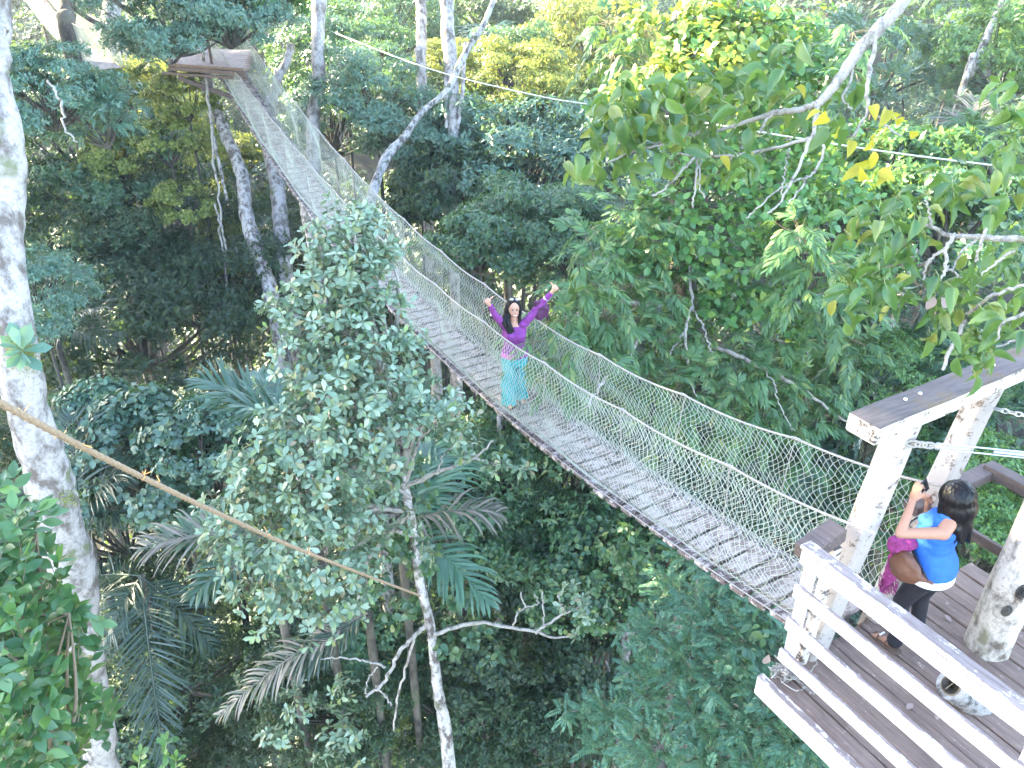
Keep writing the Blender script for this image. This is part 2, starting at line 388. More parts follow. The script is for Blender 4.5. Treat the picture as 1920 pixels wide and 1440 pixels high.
def tree(px, py, D, s, kind, leaf, label, name='forest_tree', cat='tree', sz=1.0, trunk=None, group=FOREST_GROUP):
    bough = trunk == 'bough'
    c = P(px, py, D) if py is not None else np.array(px)
    g = float(ground_z(c[0], c[1])); root = thing(name, label, cat, group, (c[0], c[1], g))
    i = int(abs(c[0] * 7 + c[1] * 3)) % len(PROTO[kind]); cm, lm = PROTO[kind][i]
    o = bpy.data.objects.new('crown', cm); link(o, root)
    o.location = (0, 0, c[2] - g); o.scale = (s, s, s * sz); o.rotation_euler = (0, 0, (px if py is not None else px[0]) * 1.7)
    if not len(cm.materials): cm.materials.append(M['leaf_dark'])
    o.material_slots[0].link = 'OBJECT'; o.material_slots[0].material = M[leaf]
    l = bpy.data.objects.new('branch', lm); link(l, root); l.location = o.location; l.scale = o.scale; l.rotation_euler = o.rotation_euler
    H = max(2.0, c[2] - g - .8 * s)
    if bough:
        c0 = np.array([c[0], c[1], c[2]]); out = np.array([-1.0, .6, 0.35]) if c[0] < 0 else np.array([1.0, .6, .35])
        mb = MB(); cc, rr_ = curve([c0 - [0, 0, .5 * s], c0 + out * 2, c0 + out * 5 + [0, 0, 1.5]], [.03, .06, .1], 20, .02); mb.tube(cc, rr_, 7)
        t = mb.build('limb', M['bark_brown'], root); t.location = -Vector(root.location)
    elif trunk is None:
        t = bpy.data.objects.new('trunk', TRUNK); link(t, root); w = 5 * s ** .6; t.scale = (w, w, H)
    else: trunk.parent = root; trunk.location = (-c[0], -c[1], -g)
    return root
def path(pts, n=40, wob=0, rng=None):
    """smooth curve through (px,py,D,width px) survey points -> world points and radii"""
    W = np.array([P(a, b, d) for a, b, d, _ in pts]); r = np.array([w_ * d / F / 2 for _, _, d, w_ in pts])
    return curve(W, r, n, wob, rng)
def curve(W, r, n=40, wob=0, rng=None):
    W = np.asarray(W, float); k = len(W); t = np.linspace(0, k - 1, n); out = []
    r = np.full(k, r) if np.isscalar(r) else np.asarray(r)
    for x in t:
        i = min(int(x), k - 2); f = x - i
        p0, p1, p2, p3 = W[max(i - 1, 0)], W[i], W[i + 1], W[min(i + 2, k - 1)]
        out.append(.5 * (2 * p1 + (p2 - p0) * f + (2 * p0 - 5 * p1 + 4 * p2 - p3) * f * f + (3 * p1 - p0 - 3 * p2 + p3) * f ** 3))
    out = np.array(out)
    if wob: out += (rng or rngT).normal(size=out.shape) * wob
    return out, np.interp(t, np.arange(k), r)
def to_ground(pts, w, dx=0, dy=0):
    """extend a survey path straight down to the forest floor"""
    e = P(*pts[-1][:3]); return e
def trunk_obj(pts, m, n=50, lump=.06, top=None, down=True, sides=12, wob=0.0, seed=1, name='trunk'):
    rng = np.random.default_rng(seed)
    W = [P(a, b, d) for a, b, d, _ in pts]; r = [w_ * d / F / 2 for _, _, d, w_ in pts]
    if top is not None: W.insert(0, W[0] + np.array(top)); r.insert(0, r[0] * .75)
    if down:
        e = W[-1]; g = float(ground_z(e[0], e[1])) - .3; d = (W[-1] - W[-2]); d = d / abs(d[2]) if abs(d[2]) > .3 else np.zeros(3)
        h = e[2] - g; off = np.array([d[0], d[1], 0]) * min(h, 2.5)
        W.append(e + off * .5 + np.array([0, 0, -h * .45])); W.append(np.array([e[0] + off[0] * .6, e[1] + off[1] * .6, g])); r += [r[-1] * 1.25, r[-1] * 1.7]
    c, rr = curve(W, r, n, wob, rng); mb = MB(); mb.tube(c, rr * (1 + .05 * rng.normal(size=n)), sides, rng, lump)
    return mb.build(name, m), W

# ---------------------------------------------------------------- ground
xs = np.concatenate([np.linspace(-400, -60, 12), np.linspace(-55, 55, 60), np.linspace(60, 400, 12)])
ys = np.concatenate([np.linspace(-60, 0, 8), np.linspace(2, 110, 60), np.linspace(120, 700, 14)])
X, Y = np.meshgrid(xs, ys); Z = ground_z(X, Y)
mb = MB(); nx, ny = len(xs), len(ys)
ii, jj = np.meshgrid(np.arange(nx - 1), np.arange(ny - 1)); b0 = (jj * nx + ii).ravel()
mb.add(np.stack([X.ravel(), Y.ravel(), Z.ravel()], 1), np.stack([b0, b0 + 1, b0 + 1 + nx, b0 + nx], 1))
tag(mb.build('ground', M['soil']), 'dark forest floor far below the walkway', 'ground', kind='structure')

# ---------------------------------------------------------------- the wood that fills the valley: domed crowns nobody could count
def valley_wood():
    rng = np.random.default_rng(21); mb = MB(); y = 7.0
    while y < 105:
        sp = 3.6 + y * .035; xw = y * .74 + 8; x = -xw
        while x < xw:
            cx = x + rng.uniform(-1.3, 1.3); cy = y + rng.uniform(-1.3, 1.3)
            base = np.interp(cy, [5, 12, 20, 30, 45, 60, 80, 105], [9, 10.8, 13, 15.8, 21, 24.5, 30, 38])
            base += rng.uniform(-2.6, 1.3) + 1.3 * math.sin(cx * .4 + cy * .22)
            if cx < -1 and cy < 24: base -= 2.0
            R = rng.uniform(1.7, 2.9) + y * .012
            dist = math.hypot(cy, base - CZ)
            n = int(190 * R * R * min(1.0, (22 / dist) ** 1.15)); ls = .2 * max(1.0, (dist / 22) ** .8)
            d = rdir(rng, n); d[:, 2] = np.abs(d[:, 2]) * 1.0 - .15; d = unit(d)
            lum = 1 + .16 * np.sin(d[:, 0] * 7 + cx) * np.sin(d[:, 1] * 7 + cy) + .1 * np.sin(d[:, 2] * 11 + cx)
            p = np.array([cx, cy, base - 1.2]) + d * np.array([R, R, R * .85]) * (lum * rng.uniform(.72, 1.04, n))[:, None]
            whorls(mb, p, unit(d + [0, 0, .3]), 4, ls, rng, wid=1.15)
            x += sp * rng.uniform(.75, 1.1)
        y += sp * .8
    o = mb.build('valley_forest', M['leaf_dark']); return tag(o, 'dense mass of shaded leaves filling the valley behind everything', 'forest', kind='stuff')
valley_wood()

# ---------------------------------------------------------------- near platform
PL = thing('viewing_platform', 'weathered wooden platform with white slatted railing where the photographing woman stands', 'platform', None, (2.9, 4.0, CZ - 5))
U = np.array([-.504, .864, 0]); Q = np.array([.864, .504, 0]); UPV = np.array([0, 0, 1.])
C0 = np.array([2.05, 4.2, CZ])           # corner of the railing (plan), z = eye height
def pl(k, e, z): return C0 - U * k + Q * e + UPV * z          # k back from the front edge, e across, z relative to the eye
def ploc(o):
    o.location = -Vector(PL.location); return o
def pb(name, m, *boxes, label=None):
    mb = MB()
    for n, b in enumerate(boxes): mb.box(*b[:4], **(b[4] if len(b) > 4 else {}))
    o = ploc(mb.build(name, M[m], PL, smooth=False))
    if label: o['label'] = label
    return o
rng = np.random.default_rng(3)
# floor boards run along the bridge line
bx = []
e = -.12; k = 0
while e < 2.32:
    w_ = rng.uniform(.17, .2); cut = rng.uniform(1.2, 3.0); k0 = -.02 + rng.uniform(-.012, .012)
    z = -5.02 + rng.uniform(-.004, .004)
    bx.append((pl(k0, e + w_ / 2, z), pl(cut, e + w_ / 2, z), w_ - .012, .04, dict(seed=k, bev=.008, jit=.004)))
    bx.append((pl(cut + .008, e + w_ / 2, z), pl(4.2, e + w_ / 2, z), w_ - .012, .04, dict(seed=k + 50, bev=.008, jit=.004)))
    e += w_; k += 1
pb('deck', 'deck_wood', *bx)
pb('joist', 'brown_wood', *[(pl(q, -.1, -5.13), pl(q, 2.3, -5.13), .1, .16) for q in (.1, .9, 1.8, 2.8, 3.8)])
pb('edge_board', 'white_wood', (pl(-.04, -.16, -5.05), pl(4.2, -.16, -5.05), .06, .19), label='white painted board along the platform edge')
for z, wd in ((-3.8, .12), (-4.13, .12), (-4.46, .12), (-4.78, .115)):
    pb('rail', 'white_wood', (pl(-.02, -.01 if z > -3.9 else -.015, z), pl(4.2, -.01 if z > -3.9 else -.015, z), .07 if z > -3.9 else .03, wd, dict(seed=int(-z * 10))))
pb('handrail_cap', 'white_wood', (pl(-.035, .0, -3.722), pl(4.2, .0, -3.722), .1, .035, dict(seed=7)))
for k in (0.02, 1.62, 3.3):
    pb('post', 'white_wood', (pl(k, .055, -5.1), pl(k, .05, -3.75), .07, .07, dict(up=U)))
# front edge: short rail, gate frame, right rail
pb('rail', 'brown_wood', (pl(-.02, -.02, -3.80), pl(-.04, .34, -3.74), .15, .12, dict(seed=3)), label='short brown rail between railing corner and gate post')
pb('strut', 'beam_wood', (pl(.02, .22, -5.0), pl(.0, .31, -3.86), .09, .06, dict(up=U)), label='rough pale slab leaning under the short rail')
pb('gate_post', 'post_wood', (pl(-.02, .36, -5.15), pl(0, .74, -2.87), .18, .16, dict(up=U, bev=.02, jit=.006)))
pb('gate_post', 'post_wood', (pl(-.02, 1.13, -5.15), pl(0, 1.67, -2.89), .18, .16, dict(up=U, bev=.02, seed=5, jit=.006)))
pb('gate_beam', 'beam_wood', (pl(.03, .2, -2.8), pl(0, 2.5, -2.83), .23, .14, dict(bev=.012, jit=.005)), label='dark mossy crossbeam on top of the gate posts')
for e_ in (.3, .44, 1.05, 1.19):
    mb = MB(); mb.ell(pl(0, .32 + e_ * 1.1, -2.728 - e_ * .012), (.014, .014, .012)); ploc(mb.build('bolt', M['silver'], PL))
pb('rail', 'brown_wood', (pl(-.04, 1.2, -3.9), pl(-.02, 2.2, -3.9), .13, .09, dict(seed=9)), label='brown top rail beyond the gate')
pb('rail', 'brown_wood', (pl(-.05, 2.18, -3.87), pl(4.2, 2.18, -3.87), .12, .1, dict(seed=11)), label='brown handrail on the far side')
pb('rail', 'brown_wood', (pl(.0, 2.2, -4.55), pl(4.2, 2.2, -4.55), .04, .1, dict(seed=12)), label='lower brown rail on the far side')
pb('rail', 'brown_wood', (pl(-.04, 1.3, -4.5), pl(-.04, 2.2, -4.5), .04, .1, dict(seed=13)), label='lower brown rail beyond the gate')
for k in (.42, 2.0): pb('post', 'brown_wood', (pl(k, 2.12, -5.1), pl(k, 2.12, -3.92), .11, .08, dict(up=U, seed=int(k * 9))), label='brown upright board of the far railing')
# dry twine and roots at the corner
mb = MB()
for i in range(26):
    a = pl(rng.uniform(0, .1), rng.uniform(-.1, .1), -4.98 + rng.uniform(0, .1)); W = [a]
    for q in range(5): W.append(W[-1] + np.array([rng.uniform(-.06, .08), rng.uniform(-.08, .05), rng.uniform(-.02, .05)]))
    c, r = curve(W, .005, 14); mb.tube(c, r, 5)
ploc(mb.build('twine', M['twig'], PL))

# mast: tree trunk rising through the deck
t = thing('mast_trunk', 'thick peeled pale tree trunk with dark knots rising through the platform', 'tree trunk', None, (3.83, 4.45, 0))
mb = MB(); zz = np.linspace(0, CZ + 3, 160); rr = .235 - .0035 * zz / 1.0; rr = np.clip(.24 - zz * .0035, .13, .3) * (1 + .03 * np.sin(zz * 2.3) + .02 * np.sin(zz * 7))
mb.tube(np.stack([.03 * np.sin(zz * .5), .03 * np.cos(zz * .6), zz], 1), rr, 20, rng, .035)
mb.build('trunk', M['bark_pale'], t)
for (dx, dz, s_) in ((-.02, -4.25, .055), (.05, -4.05, .04), (.03, -3.75, .05), (-.09, -4.45, .035)):
    kb = MB(); c = np.array([dx - .04, -.152, CZ + dz])
    for ring in range(3): 
        th = np.linspace(0, 2 * np.pi, 16); rr2 = s_ * (1 - .3 * ring)
        kb.tube(np.stack([c[0] + rr2 * np.cos(th), c[1] + .01 - .004 * ring + .25 * (rr2 * np.cos(th)) ** 2 / .17, c[2] + rr2 * 1.3 * np.sin(th)], 1), .008, 5, cap=False)
    kb.ell(c + np.array([0, .012, 0]), (s_ * .45, .02, s_ * .6)); kb.build('knot', M['bark_brown'], t)
# cross log lying in the deck beside the mast
t = thing('cross_log', 'short sawn log with cracked end lying beside the mast trunk', 'log')
mb = MB(); a = PZ(1783, 1285, -4.74); b = PZ(1842, 1322, -5.06); c, r = curve([a, (a + b) / 2 + np.array([0, 0, .01]), b + (b - a) * .1], [.105, .122, .118], 14)
mb.tube(c, r * (1 + .03 * rng.normal(size=14)), 16, rng, .04); mb.build('log_body', M['bark_mottled'], t)
mb = MB(); d = unit(a - b); s1 = unit(np.cross(d, [0, 0, 1.])); s2 = np.cross(s1, d)
th = np.arange(18) / 18 * 2 * np.pi
mb.add([a + d * .006 + .062 * (math.cos(q) * s1 + math.sin(q) * s2) for q in th] + [a + d * .001 + .075 * (math.cos(q) * s1 + math.sin(q) * s2) for q in th], [list(range(18))] + [[i, (i + 1) % 18, 18 + (i + 1) % 18, 18 + i] for i in range(18)])
mb.box(a + d * .008 - s2 * .045, a + d * .008 + s2 * .04, .008, .006, up=d); mb.build('sawn_end', M['heart'], t)

# steel stays from the gate to the mast
t = thing('turnbuckle_stay', 'steel turnbuckle and wire stay tied from nearer gate post to mast', 'cable stay')
A = PY(1712, 832, 4.47); B = PY(2010, 862, 4.3)
A2 = A + (B - A) * .16; A3 = A + (B - A) * .9; d = unit(B - A)
s1 = unit(np.cross(d, [0, 0, 1.])); s2 = np.cross(s1, d)
for s_ in (-1, 1):
    mb = MB(); mb.tube([A2 + s2 * .022 * s_, A3 + s2 * .022 * s_], .006, 8); mb.build('rod', M['steel'], t)
for p in (A2, A3): mb = MB(); mb.ell(p, (.024, .024, .03)); mb.build('end_fitting', M['steel'], t)
for u0, u1, r0 in ((.35, .62, .011), (0, .2, .009)): mb = MB(); mb.tube([A2 + d * u0, A2 + d * u1], r0, 8); mb.build('screw', M['steel'], t)
mb = MB()
th = np.linspace(0, 2 * np.pi, 20)
for sh, rd in ((0, .035), (.05, .028), (.1, .03)): mb.tube(A + d * sh + np.outer(np.cos(th), d) * rd * 1.3 + np.outer(np.sin(th), s2) * rd * .7, .009, 6)
mb.tube([A + d * .1, A2], .009, 6); mb.build('wire_loop', M['rope_white'], t)
t = thing('chain_stay', 'short grey chain stay fixed to the top of the second gate post', 'cable stay')
A = PY(1872, 768, 4.93); B = PY(2010, 800, 4.45); d = unit(B - A); mb = MB()
for q in np.arange(.0, np.linalg.norm(B - A), .052):
    ax2 = s2 if int(q / .052) % 2 else s1
    mb.tube(A + d * q + np.outer(np.cos(th), d) * .034 + np.outer(np.sin(th), ax2) * .016, .007, 5)
mb.build('chain', M['steel'], t)

# ---------------------------------------------------------------- rope bridge
N0 = np.array([2.68, 4.6]); UB = np.array([-.50340, .86405]); QB = np.array([.86405, .50340])
def zdeck(s): return np.polyval([2.0977e-6, 0.0145086, -0.194563, -4.824066], s) - .02
def zr(s): return np.polyval([-0.00036396, 0.0254948, -0.290987, -3.572037], s)
def zl(s): return np.polyval([-0.00030441, 0.0212223, -0.2307106, -3.6418], s)
def bp(s, e, z):
    s = np.asarray(s, float); e = np.broadcast_to(e, s.shape); z = np.broadcast_to(z, s.shape)
    return np.stack([N0[0] + UB[0] * s + QB[0] * e, N0[1] + UB[1] * s + QB[1] * e, CZ + z], -1)
SE = 19.6
KN = np.arange(1.1, SE, 1.42)
def sagz(s, f):     # rope sags a touch between the uprights
    ph = ((s - 1.1) / 1.42) % 1; return f(s) - .035 * (1 - (2 * ph - 1) ** 2)
BRG = thing('rope_bridge', 'long narrow rope footbridge with plank deck and white netting sides, crossing to the far platform', 'bridge')
mb = MB(); fb = MB(); rng = np.random.default_rng(8); i = 0; s = .02
while s < SE:
    Lb = .225; z0 = float(zdeck(s + .1)); z1 = float(zdeck(s + .14)); sl_ = (z1 - z0) / .04; j = rng.uniform(-.012, .012, 4)
    sk = rng.uniform(-.01, .01)
    p0 = bp(s + .11 + sk, -.24 + j[0], z0 + j[2] * .3); p1 = bp(s + .11 - sk, .24 + j[1], z0 + j[3] * .3)
    upv = np.array([-UB[0] * sl_, -UB[1] * sl_, 1.]); mb.box(p0, p1, Lb - .035, .024, up=upv, seed=i, bev=.004)
    q0 = bp(s + .11, .0 - .36 + j[1] * 2.5, z0 - .045); q1 = bp(s + .11, .345 + j[0] * 2.5, z0 - .045)
    fb.box(q0, q1, Lb - .05, .05, up=upv, seed=i + 400, bev=.008)
    s += Lb; i += 1
mb.build('deck', M['plank'], BRG, False); fb.build('crossbeams', M['fringe'], BRG, False)
# twine lashings along both edges
mb = MB(); p0 = []; p1 = []
for sgn in (-1, 1):
    ss = np.arange(0, SE, .045); a = bp(ss, sgn * (.33 + rng.uniform(-.03, .03, len(ss))), zdeck(ss) - .03 + rng.uniform(-.05, .03, len(ss)))
    b = bp(ss + rng.uniform(-.05, .09, len(ss)), sgn * (.30 + rng.uniform(-.06, .05, len(ss))), zdeck(ss) + rng.uniform(-.07, .03, len(ss)))
    p0.append(a); p1.append(b)
mb.segs(np.concatenate(p0), np.concatenate(p1), .004); mb.build('lashing', M['rope_white'], BRG)
for sgn in (-1, 1):
    mb = MB(); ss = np.linspace(-.1, SE, 120)
    for e_, dz in ((.3, .02), (.36, -.01)): mb.tube(bp(ss, sgn * e_, zdeck(ss) + dz), .006, 6)
    mb.build('deck_cable', M['rope_white'], BRG)
def net_pt(s, t, sgn, f):
    zt = sagz(s, f); zb = zdeck(s) - .02
    ph = ((s - 1.1) / 1.42) % 1
    e = sgn * (.385 * (1 - t) + .335 * t + .07 * np.sin(np.pi * t) * np.sin(np.pi * ph) + .02 * np.sin(s * 3 + t * 5))
    e = e - sgn * .06 * np.clip((t - .85) / .15, 0, 1)
    return bp(s, e, zt * (1 - t) + zb * t)
for sgn, f in ((1, zr), (-1, zl)):
    mb = MB(); NR = 25; ds = .068; ns = int(SE / ds)
    S, J = np.meshgrid(np.arange(ns), np.arange(NR + 1), indexing='ij')
    sv = (S + .5 * (J % 2)) * ds + .03 * np.sin(J * .8 + S * .05); tv = J / NR
    sv = sv + rng.normal(size=sv.shape) * .003; tj = np.clip(tv + rng.normal(size=sv.shape) * .004 * ((J > 0) & (J < NR)), 0, 1)
    Pn = net_pt(sv, tj, sgn, f) + rng.normal(size=sv.shape + (3,)) * .0022
    a = []; b = []
    for j in range(NR):
        off = j % 2
        a.append(Pn[:, j]); b.append(Pn[:, j + 1])
        if off: a.append(Pn[:-1, j]); b.append(Pn[1:, j + 1])
        else: a.append(Pn[1:, j]); b.append(Pn[:-1, j + 1])
    mb.segs(np.concatenate(a), np.concatenate(b), .0027)
    tag(mb.build('net', M['net'], BRG), 'pale diamond mesh net on the %s side' % ('far' if sgn > 0 else 'near'))
    mb = MB(); ss = np.linspace(-.25, SE + .1, 240); mb.tube(bp(ss, sgn * .385, sagz(ss, f)), .010, 8)
    for k in KN:
        for q in (-.03, 0, .03): mb.ell(bp(k + q, sgn * .385, sagz(k + q, f)), (.018, .018, .016), seg=8, rings=6)
    mb.build('handrail_rope', M['rope_white'], BRG)
    for k in KN:
        mb = MB(); t_ = np.linspace(0, 1, 10); mb.tube(net_pt(np.full(10, k), t_, sgn * 1.01, f), .005, 5); mb.build('upright_rope', M['rope_white'], BRG)

# ---------------------------------------------------------------- far platform, second bridge
FP = thing('tree_platform', 'distant brown plank platform built around a tree at the bridge end', 'platform')
def zp(px, py, z=-2.86): return PZ(px, py, z)
mb = MB(); a, b = zp(318, 121), zp(462, 131); c_, d_ = zp(330, 92), zp(470, 96)
n = 9
for i in range(n):
    t0 = (i + .5) / n; mb.box(a + (c_ - a) * t0, b + (d_ - b) * t0, np.linalg.norm(c_ - a) / n - .02, .06, seed=i)
mb.build('deck', M['deck_wood'], FP, False)
mb = MB(); mb.box(a + [0, -.03, -.08], b + [0, -.03, -.08], .06, .09); mb.box(a + [.0, .0, -.1], c_ + [0, 0, -.1], .07, .2); mb.build('edge_beam', M['brown_wood'], FP, False)
mb = MB(); mb.box(a + [0.1, .1, -.3], a + [1.9, .5, -1.1], .1, .1); mb.box(a + [-.2, 0, -.19], b + [.0, 0, -.19], .06, .06); mb.build('brace', M['brown_wood'], FP, False)
for q in (a + [.05, .05, 0], a + [1.0, 0, 0], c_ + [.1, 0, 0]):
    mb = MB(); mb.box(q, q + np.array([0, 0, 1.1]), .055, .055, up=(0, 1, 0)); mb.build('post', M['brown_wood'], FP, False)
mb = MB(); mb.box(a + [.05, .05, 1.1], c_ + [.1, 0, 1.1], .09, .06); mb.build('rail', M['brown_wood'], FP, False)
SB = thing('rope_bridge', 'far second rope bridge climbing away behind the leaves at the upper left', 'bridge')
A = P(205, 128, 23); B = P(40, -40, 33); nn = 60
cen = np.array([A + (B - A) * t_ + np.array([0, 0, -.5 * math.sin(math.pi * t_)]) for t_ in np.linspace(0, 1, nn)])
dd = unit(B - A); sdv = unit(np.cross(dd, [0, 0, 1.]))
mb = MB()
for i in range(nn - 1):
    for h in (0, .5): m_ = cen[i] * (1 - h) + cen[i + 1] * h; mb.box(m_ - sdv * .34, m_ + sdv * .34, .11, .03, seed=i)
mb.build('deck', M['plank'], SB, False)
mb = MB()
for s_ in (-1, 1): mb.tube(cen + sdv * .42 * s_ + [0, 0, 1.05], .016, 5)
mb.build('handrail_rope', M['rope_white'], SB)
mb = MB(); a_ = []; b_ = []
for s_ in (-1, 1):
    for i in range(0, nn - 1):
        for j in range(9):
            for h in (0, .5):
                w0 = cen[i] * (1 - h) + cen[i + 1] * h; w1 = w0 + (cen[min(i + 1, nn - 1)] - cen[i]) * .5
                z0, z1 = j / 9 * 1.05, (j + 1) / 9 * 1.05
                a_ += [w0 + sdv * .4 * s_ + [0, 0, z0], w1 + sdv * .4 * s_ + [0, 0, z0]]; b_ += [w1 + sdv * .4 * s_ + [0, 0, z1], w0 + sdv * .4 * s_ + [0, 0, z1]]
mb.segs(np.array(a_), np.array(b_), .005); mb.build('net', M['net'], SB)

# ---------------------------------------------------------------- ropes and cables in the air
t = thing('guy_rope', 'thick tan twisted rope slanting down from the left edge in the foreground', 'rope')
W = [P(-160, 672, 1.55), P(0, 756, 1.75), P(200, 862, 2.15), P(420, 968, 2.9), P(600, 1046, 4.1), P(788, 1117, 6.5)]
c, r = curve(W, .0080, 1300); mb = MB(); mb.tube(c, r, 9, twist=75, lobes=3, ld=.22); mb.build('strand', M['rope_tan'], t)
mb = MB(); rng = np.random.default_rng(5)
for q in (150, 330, 420, 470, 600, 640, 900, 1010):
    for z in range(5):
        a = c[q] + [0, 0, .011] + rng.normal(size=3) * .004; mb.tube([a, a + rng.normal(size=3) * .01 + [0, 0, .004]], .0016, 4)
mb.build('frayed_fibre', M['fray'], t)
t = thing('steel_cable', 'thin pale steel cable sagging from the far trunk over to the right edge', 'cable')
W = [P(575, 35, 25.5), P(600, 50, 24.6), P(790, 124, 19), P(1000, 178, 14.5), P(1160, 203, 12), P(1410, 245, 9), P(1650, 283, 7.3), P(1920, 317, 6), P(2200, 350, 5)]
c, r = curve(W, [.018, .017, .015, .012, .011, .0095, .0085, .0075, .007], 160); mb = MB(); mb.tube(c, r, 8); mb.build('strand', M['cable'], t)

# ---------------------------------------------------------------- people
def skinned(name, prims, m, parent, voxel=.008, smooth=6, fac=.5):
    """capsules, ellipsoids and lofts fused into one continuous surface"""
    mb = MB()
    for p in prims:
        if p[0] == 'c':
            a, b = np.array(p[1], float), np.array(p[2], float); r0, r1 = p[3], p[4]
            d = unit(b - a); k = np.linspace(0, 1, 5)
            t = np.concatenate([[a - d * r0 * .98, a - d * r0 * .7], a + (b - a) * k[:, None], [b + d * r1 * .7, b + d * r1 * .98]])
            rr = np.concatenate([[r0 * .2, r0 * .7], r0 + (r1 - r0) * k, [r1 * .7, r1 * .2]])
            mb.tube(t, rr, 14)
        elif p[0] == 'e': mb.ell(p[1], p[2], p[3] if len(p) > 3 else None, 20, 14)
        elif p[0] == 'l':      # loft: [(centre, half width vector, half depth vector)...]
            L = p[1]; n = 24; V = []; th = np.arange(n) / n * 2 * np.pi
            tt = np.linspace(0, len(L) - 1, len(L) * 4 - 3)
            for x in tt:
                i = min(int(x), len(L) - 2); f = x - i; f = f * f * (3 - 2 * f)
                c, u, v = [np.array(L[i][q], float) * (1 - f) + np.array(L[i + 1][q], float) * f for q in range(3)]
                V.append(c + np.cos(th)[:, None] * u + np.sin(th)[:, None] * v)
            m_ = len(V); V = np.concatenate(V)
            F_ = [[i * n + j, i * n + (j + 1) % n, (i + 1) * n + (j + 1) % n, (i + 1) * n + j] for i in range(m_ - 1) for j in range(n)]
            mb.add(V, F_); mb.f.append(np.array([list(range(n))[::-1]]) + mb.n - len(V)); mb.f.append(np.array([list(range(n))]) + mb.n - n)
    o = mb.build(name, None)
    rm = o.modifiers.new('r', 'REMESH'); rm.mode = 'VOXEL'; rm.voxel_size = voxel
    sm = o.modifiers.new('s', 'SMOOTH'); sm.iterations = smooth; sm.factor = fac
    bpy.context.view_layer.update()
    dg = bpy.context.evaluated_depsgraph_get(); me = bpy.data.meshes.new_from_object(o.evaluated_get(dg)); me.name = name
    old = o.data; o.modifiers.clear(); o.data = me; bpy.data.meshes.remove(old)
    me.materials.clear(); me.materials.append(m)
    me.polygons.foreach_set('use_smooth', np.ones(len(me.polygons), bool)); me.update()
    if parent: o.parent = parent; o.location = -Vector(parent.location)
    return o
def smesh(mb, name, m, parent, smooth=True):
    o = mb.build(name, m, parent, smooth); o.location = -Vector(parent.location); return o
def hand(wr, d, pn, side, L=.17, curl=(1, 1, 1, 1), thumb_up=None, thick=1.0):
    """prims of a hand: wrist point, hand direction, palm normal, side towards the thumb"""
    d = unit(np.array(d, float)); pn = np.array(pn, float); pn = unit(pn - d * np.dot(pn, d)); sd = np.cross(d, pn) * side
    pl_ = L * .5; pr = [('e', wr + d * pl_ * .52, (.001, .001, .001))]
    Rm = np.stack([sd, d, pn], 1)
    pr = [('e', wr + d * pl_ * .5, (.038 * thick, pl_ * .6, .017 * thick), Rm)]
    for k in range(4):
        off = (.027 - .018 * k); ln = L * (.42, .48, .44, .35)[k]; cu = curl[k]
        p = wr + d * pl_ * .92 + sd * off; a = 0; r = .0088 * thick
        for q, fr in enumerate((.42, .33, .25)):
            a += cu * (1.35, 1.6, 1.0)[q] if cu > 0 else .1
            dn = d * math.cos(a) + pn * math.sin(a); p2 = p + dn * ln * fr
            pr.append(('c', p, p2, r, r * .9)); p = p2; r *= .92
    b = wr + d * pl_ * .35 + sd * .03
    td = unit(np.array(thumb_up, float)) if thumb_up is not None else unit(sd * .8 + d * .7 + pn * .3)
    m_ = b + td * .036; pr += [('c', b, m_, .012 * thick, .0105 * thick), ('c', m_, m_ + td * .032, .0105 * thick, .009 * thick)]
    return pr

# --- woman on the bridge, arms thrown up
Yw = 8.95
feet = PY(966, 752, Yw); WM = thing('person', 'laughing woman in purple top and teal trousers standing on bridge with both thumbs up', 'person', None, tuple(feet))
def w_(px, py, dy=0): return PY(px, py, Yw + dy)
X_, Y_, Z_ = np.eye(3)
zf = feet[2]
hd = w_(963, 578); nk = w_(964, 602); shR = w_(945, 609, .0); shL = w_(984, 606, .0)
hip = w_(965, 664); hipR, hipL = w_(955, 672), w_(977, 671)
elR = w_(929, 592, -.12); wrR = w_(919, 573, -.22); elL = w_(1009, 577, -.02); wrL = w_(1033, 550, -.06)
anR = w_(953, 748, -.05); anL = w_(975, 738, .05); kR, kL = w_(954, 708, -.03), w_(976, 704, .0)
hand_R = hand(wrR + [-.01, 0, .0], [-.25, -.25, .9], [.75, .5, .2], 1, .15, (1, 1, 1, 1), [-.1, .1, 1])
hR = w_(914, 565, -.25); hL = w_(1040, 541, -.08)
def fist(c, out, up):
    """closed fist with the thumb raised: four fingers folded side by side against the palm"""
    out = unit(np.array(out, float)); up = unit(np.array(up, float) - out * np.dot(up, out)); fw = np.cross(out, up)
    pr = [('e', c, (.030, .024, .036), np.stack([out, fw, up], 1))]
    for k in range(4):
        q = c + out * (.004 - .002 * abs(k - 1.5)) + up * (.024 - .016 * k)
        a = q - fw * .026 + out * .02; b = q - fw * .03 - out * .012; e_ = q - fw * .012 - out * .024
        kn = q + out * .034 - fw * .004
        pr += [('c', q + out * .01, kn, .0095, .0095), ('c', kn, a, .0092, .0088), ('c', a, b, .0088, .008), ('c', b, e_, .008, .0075)]
    t0 = c - fw * .008 + up * .026; t1 = t0 + up * .03 - fw * .006; t2 = t1 + up * .032 + out * -.004
    pr += [('c', t0, t1, .0125, .011), ('c', t1, t2, .011, .009)]
    return pr
fwd = np.array([.35, -.9, 0])
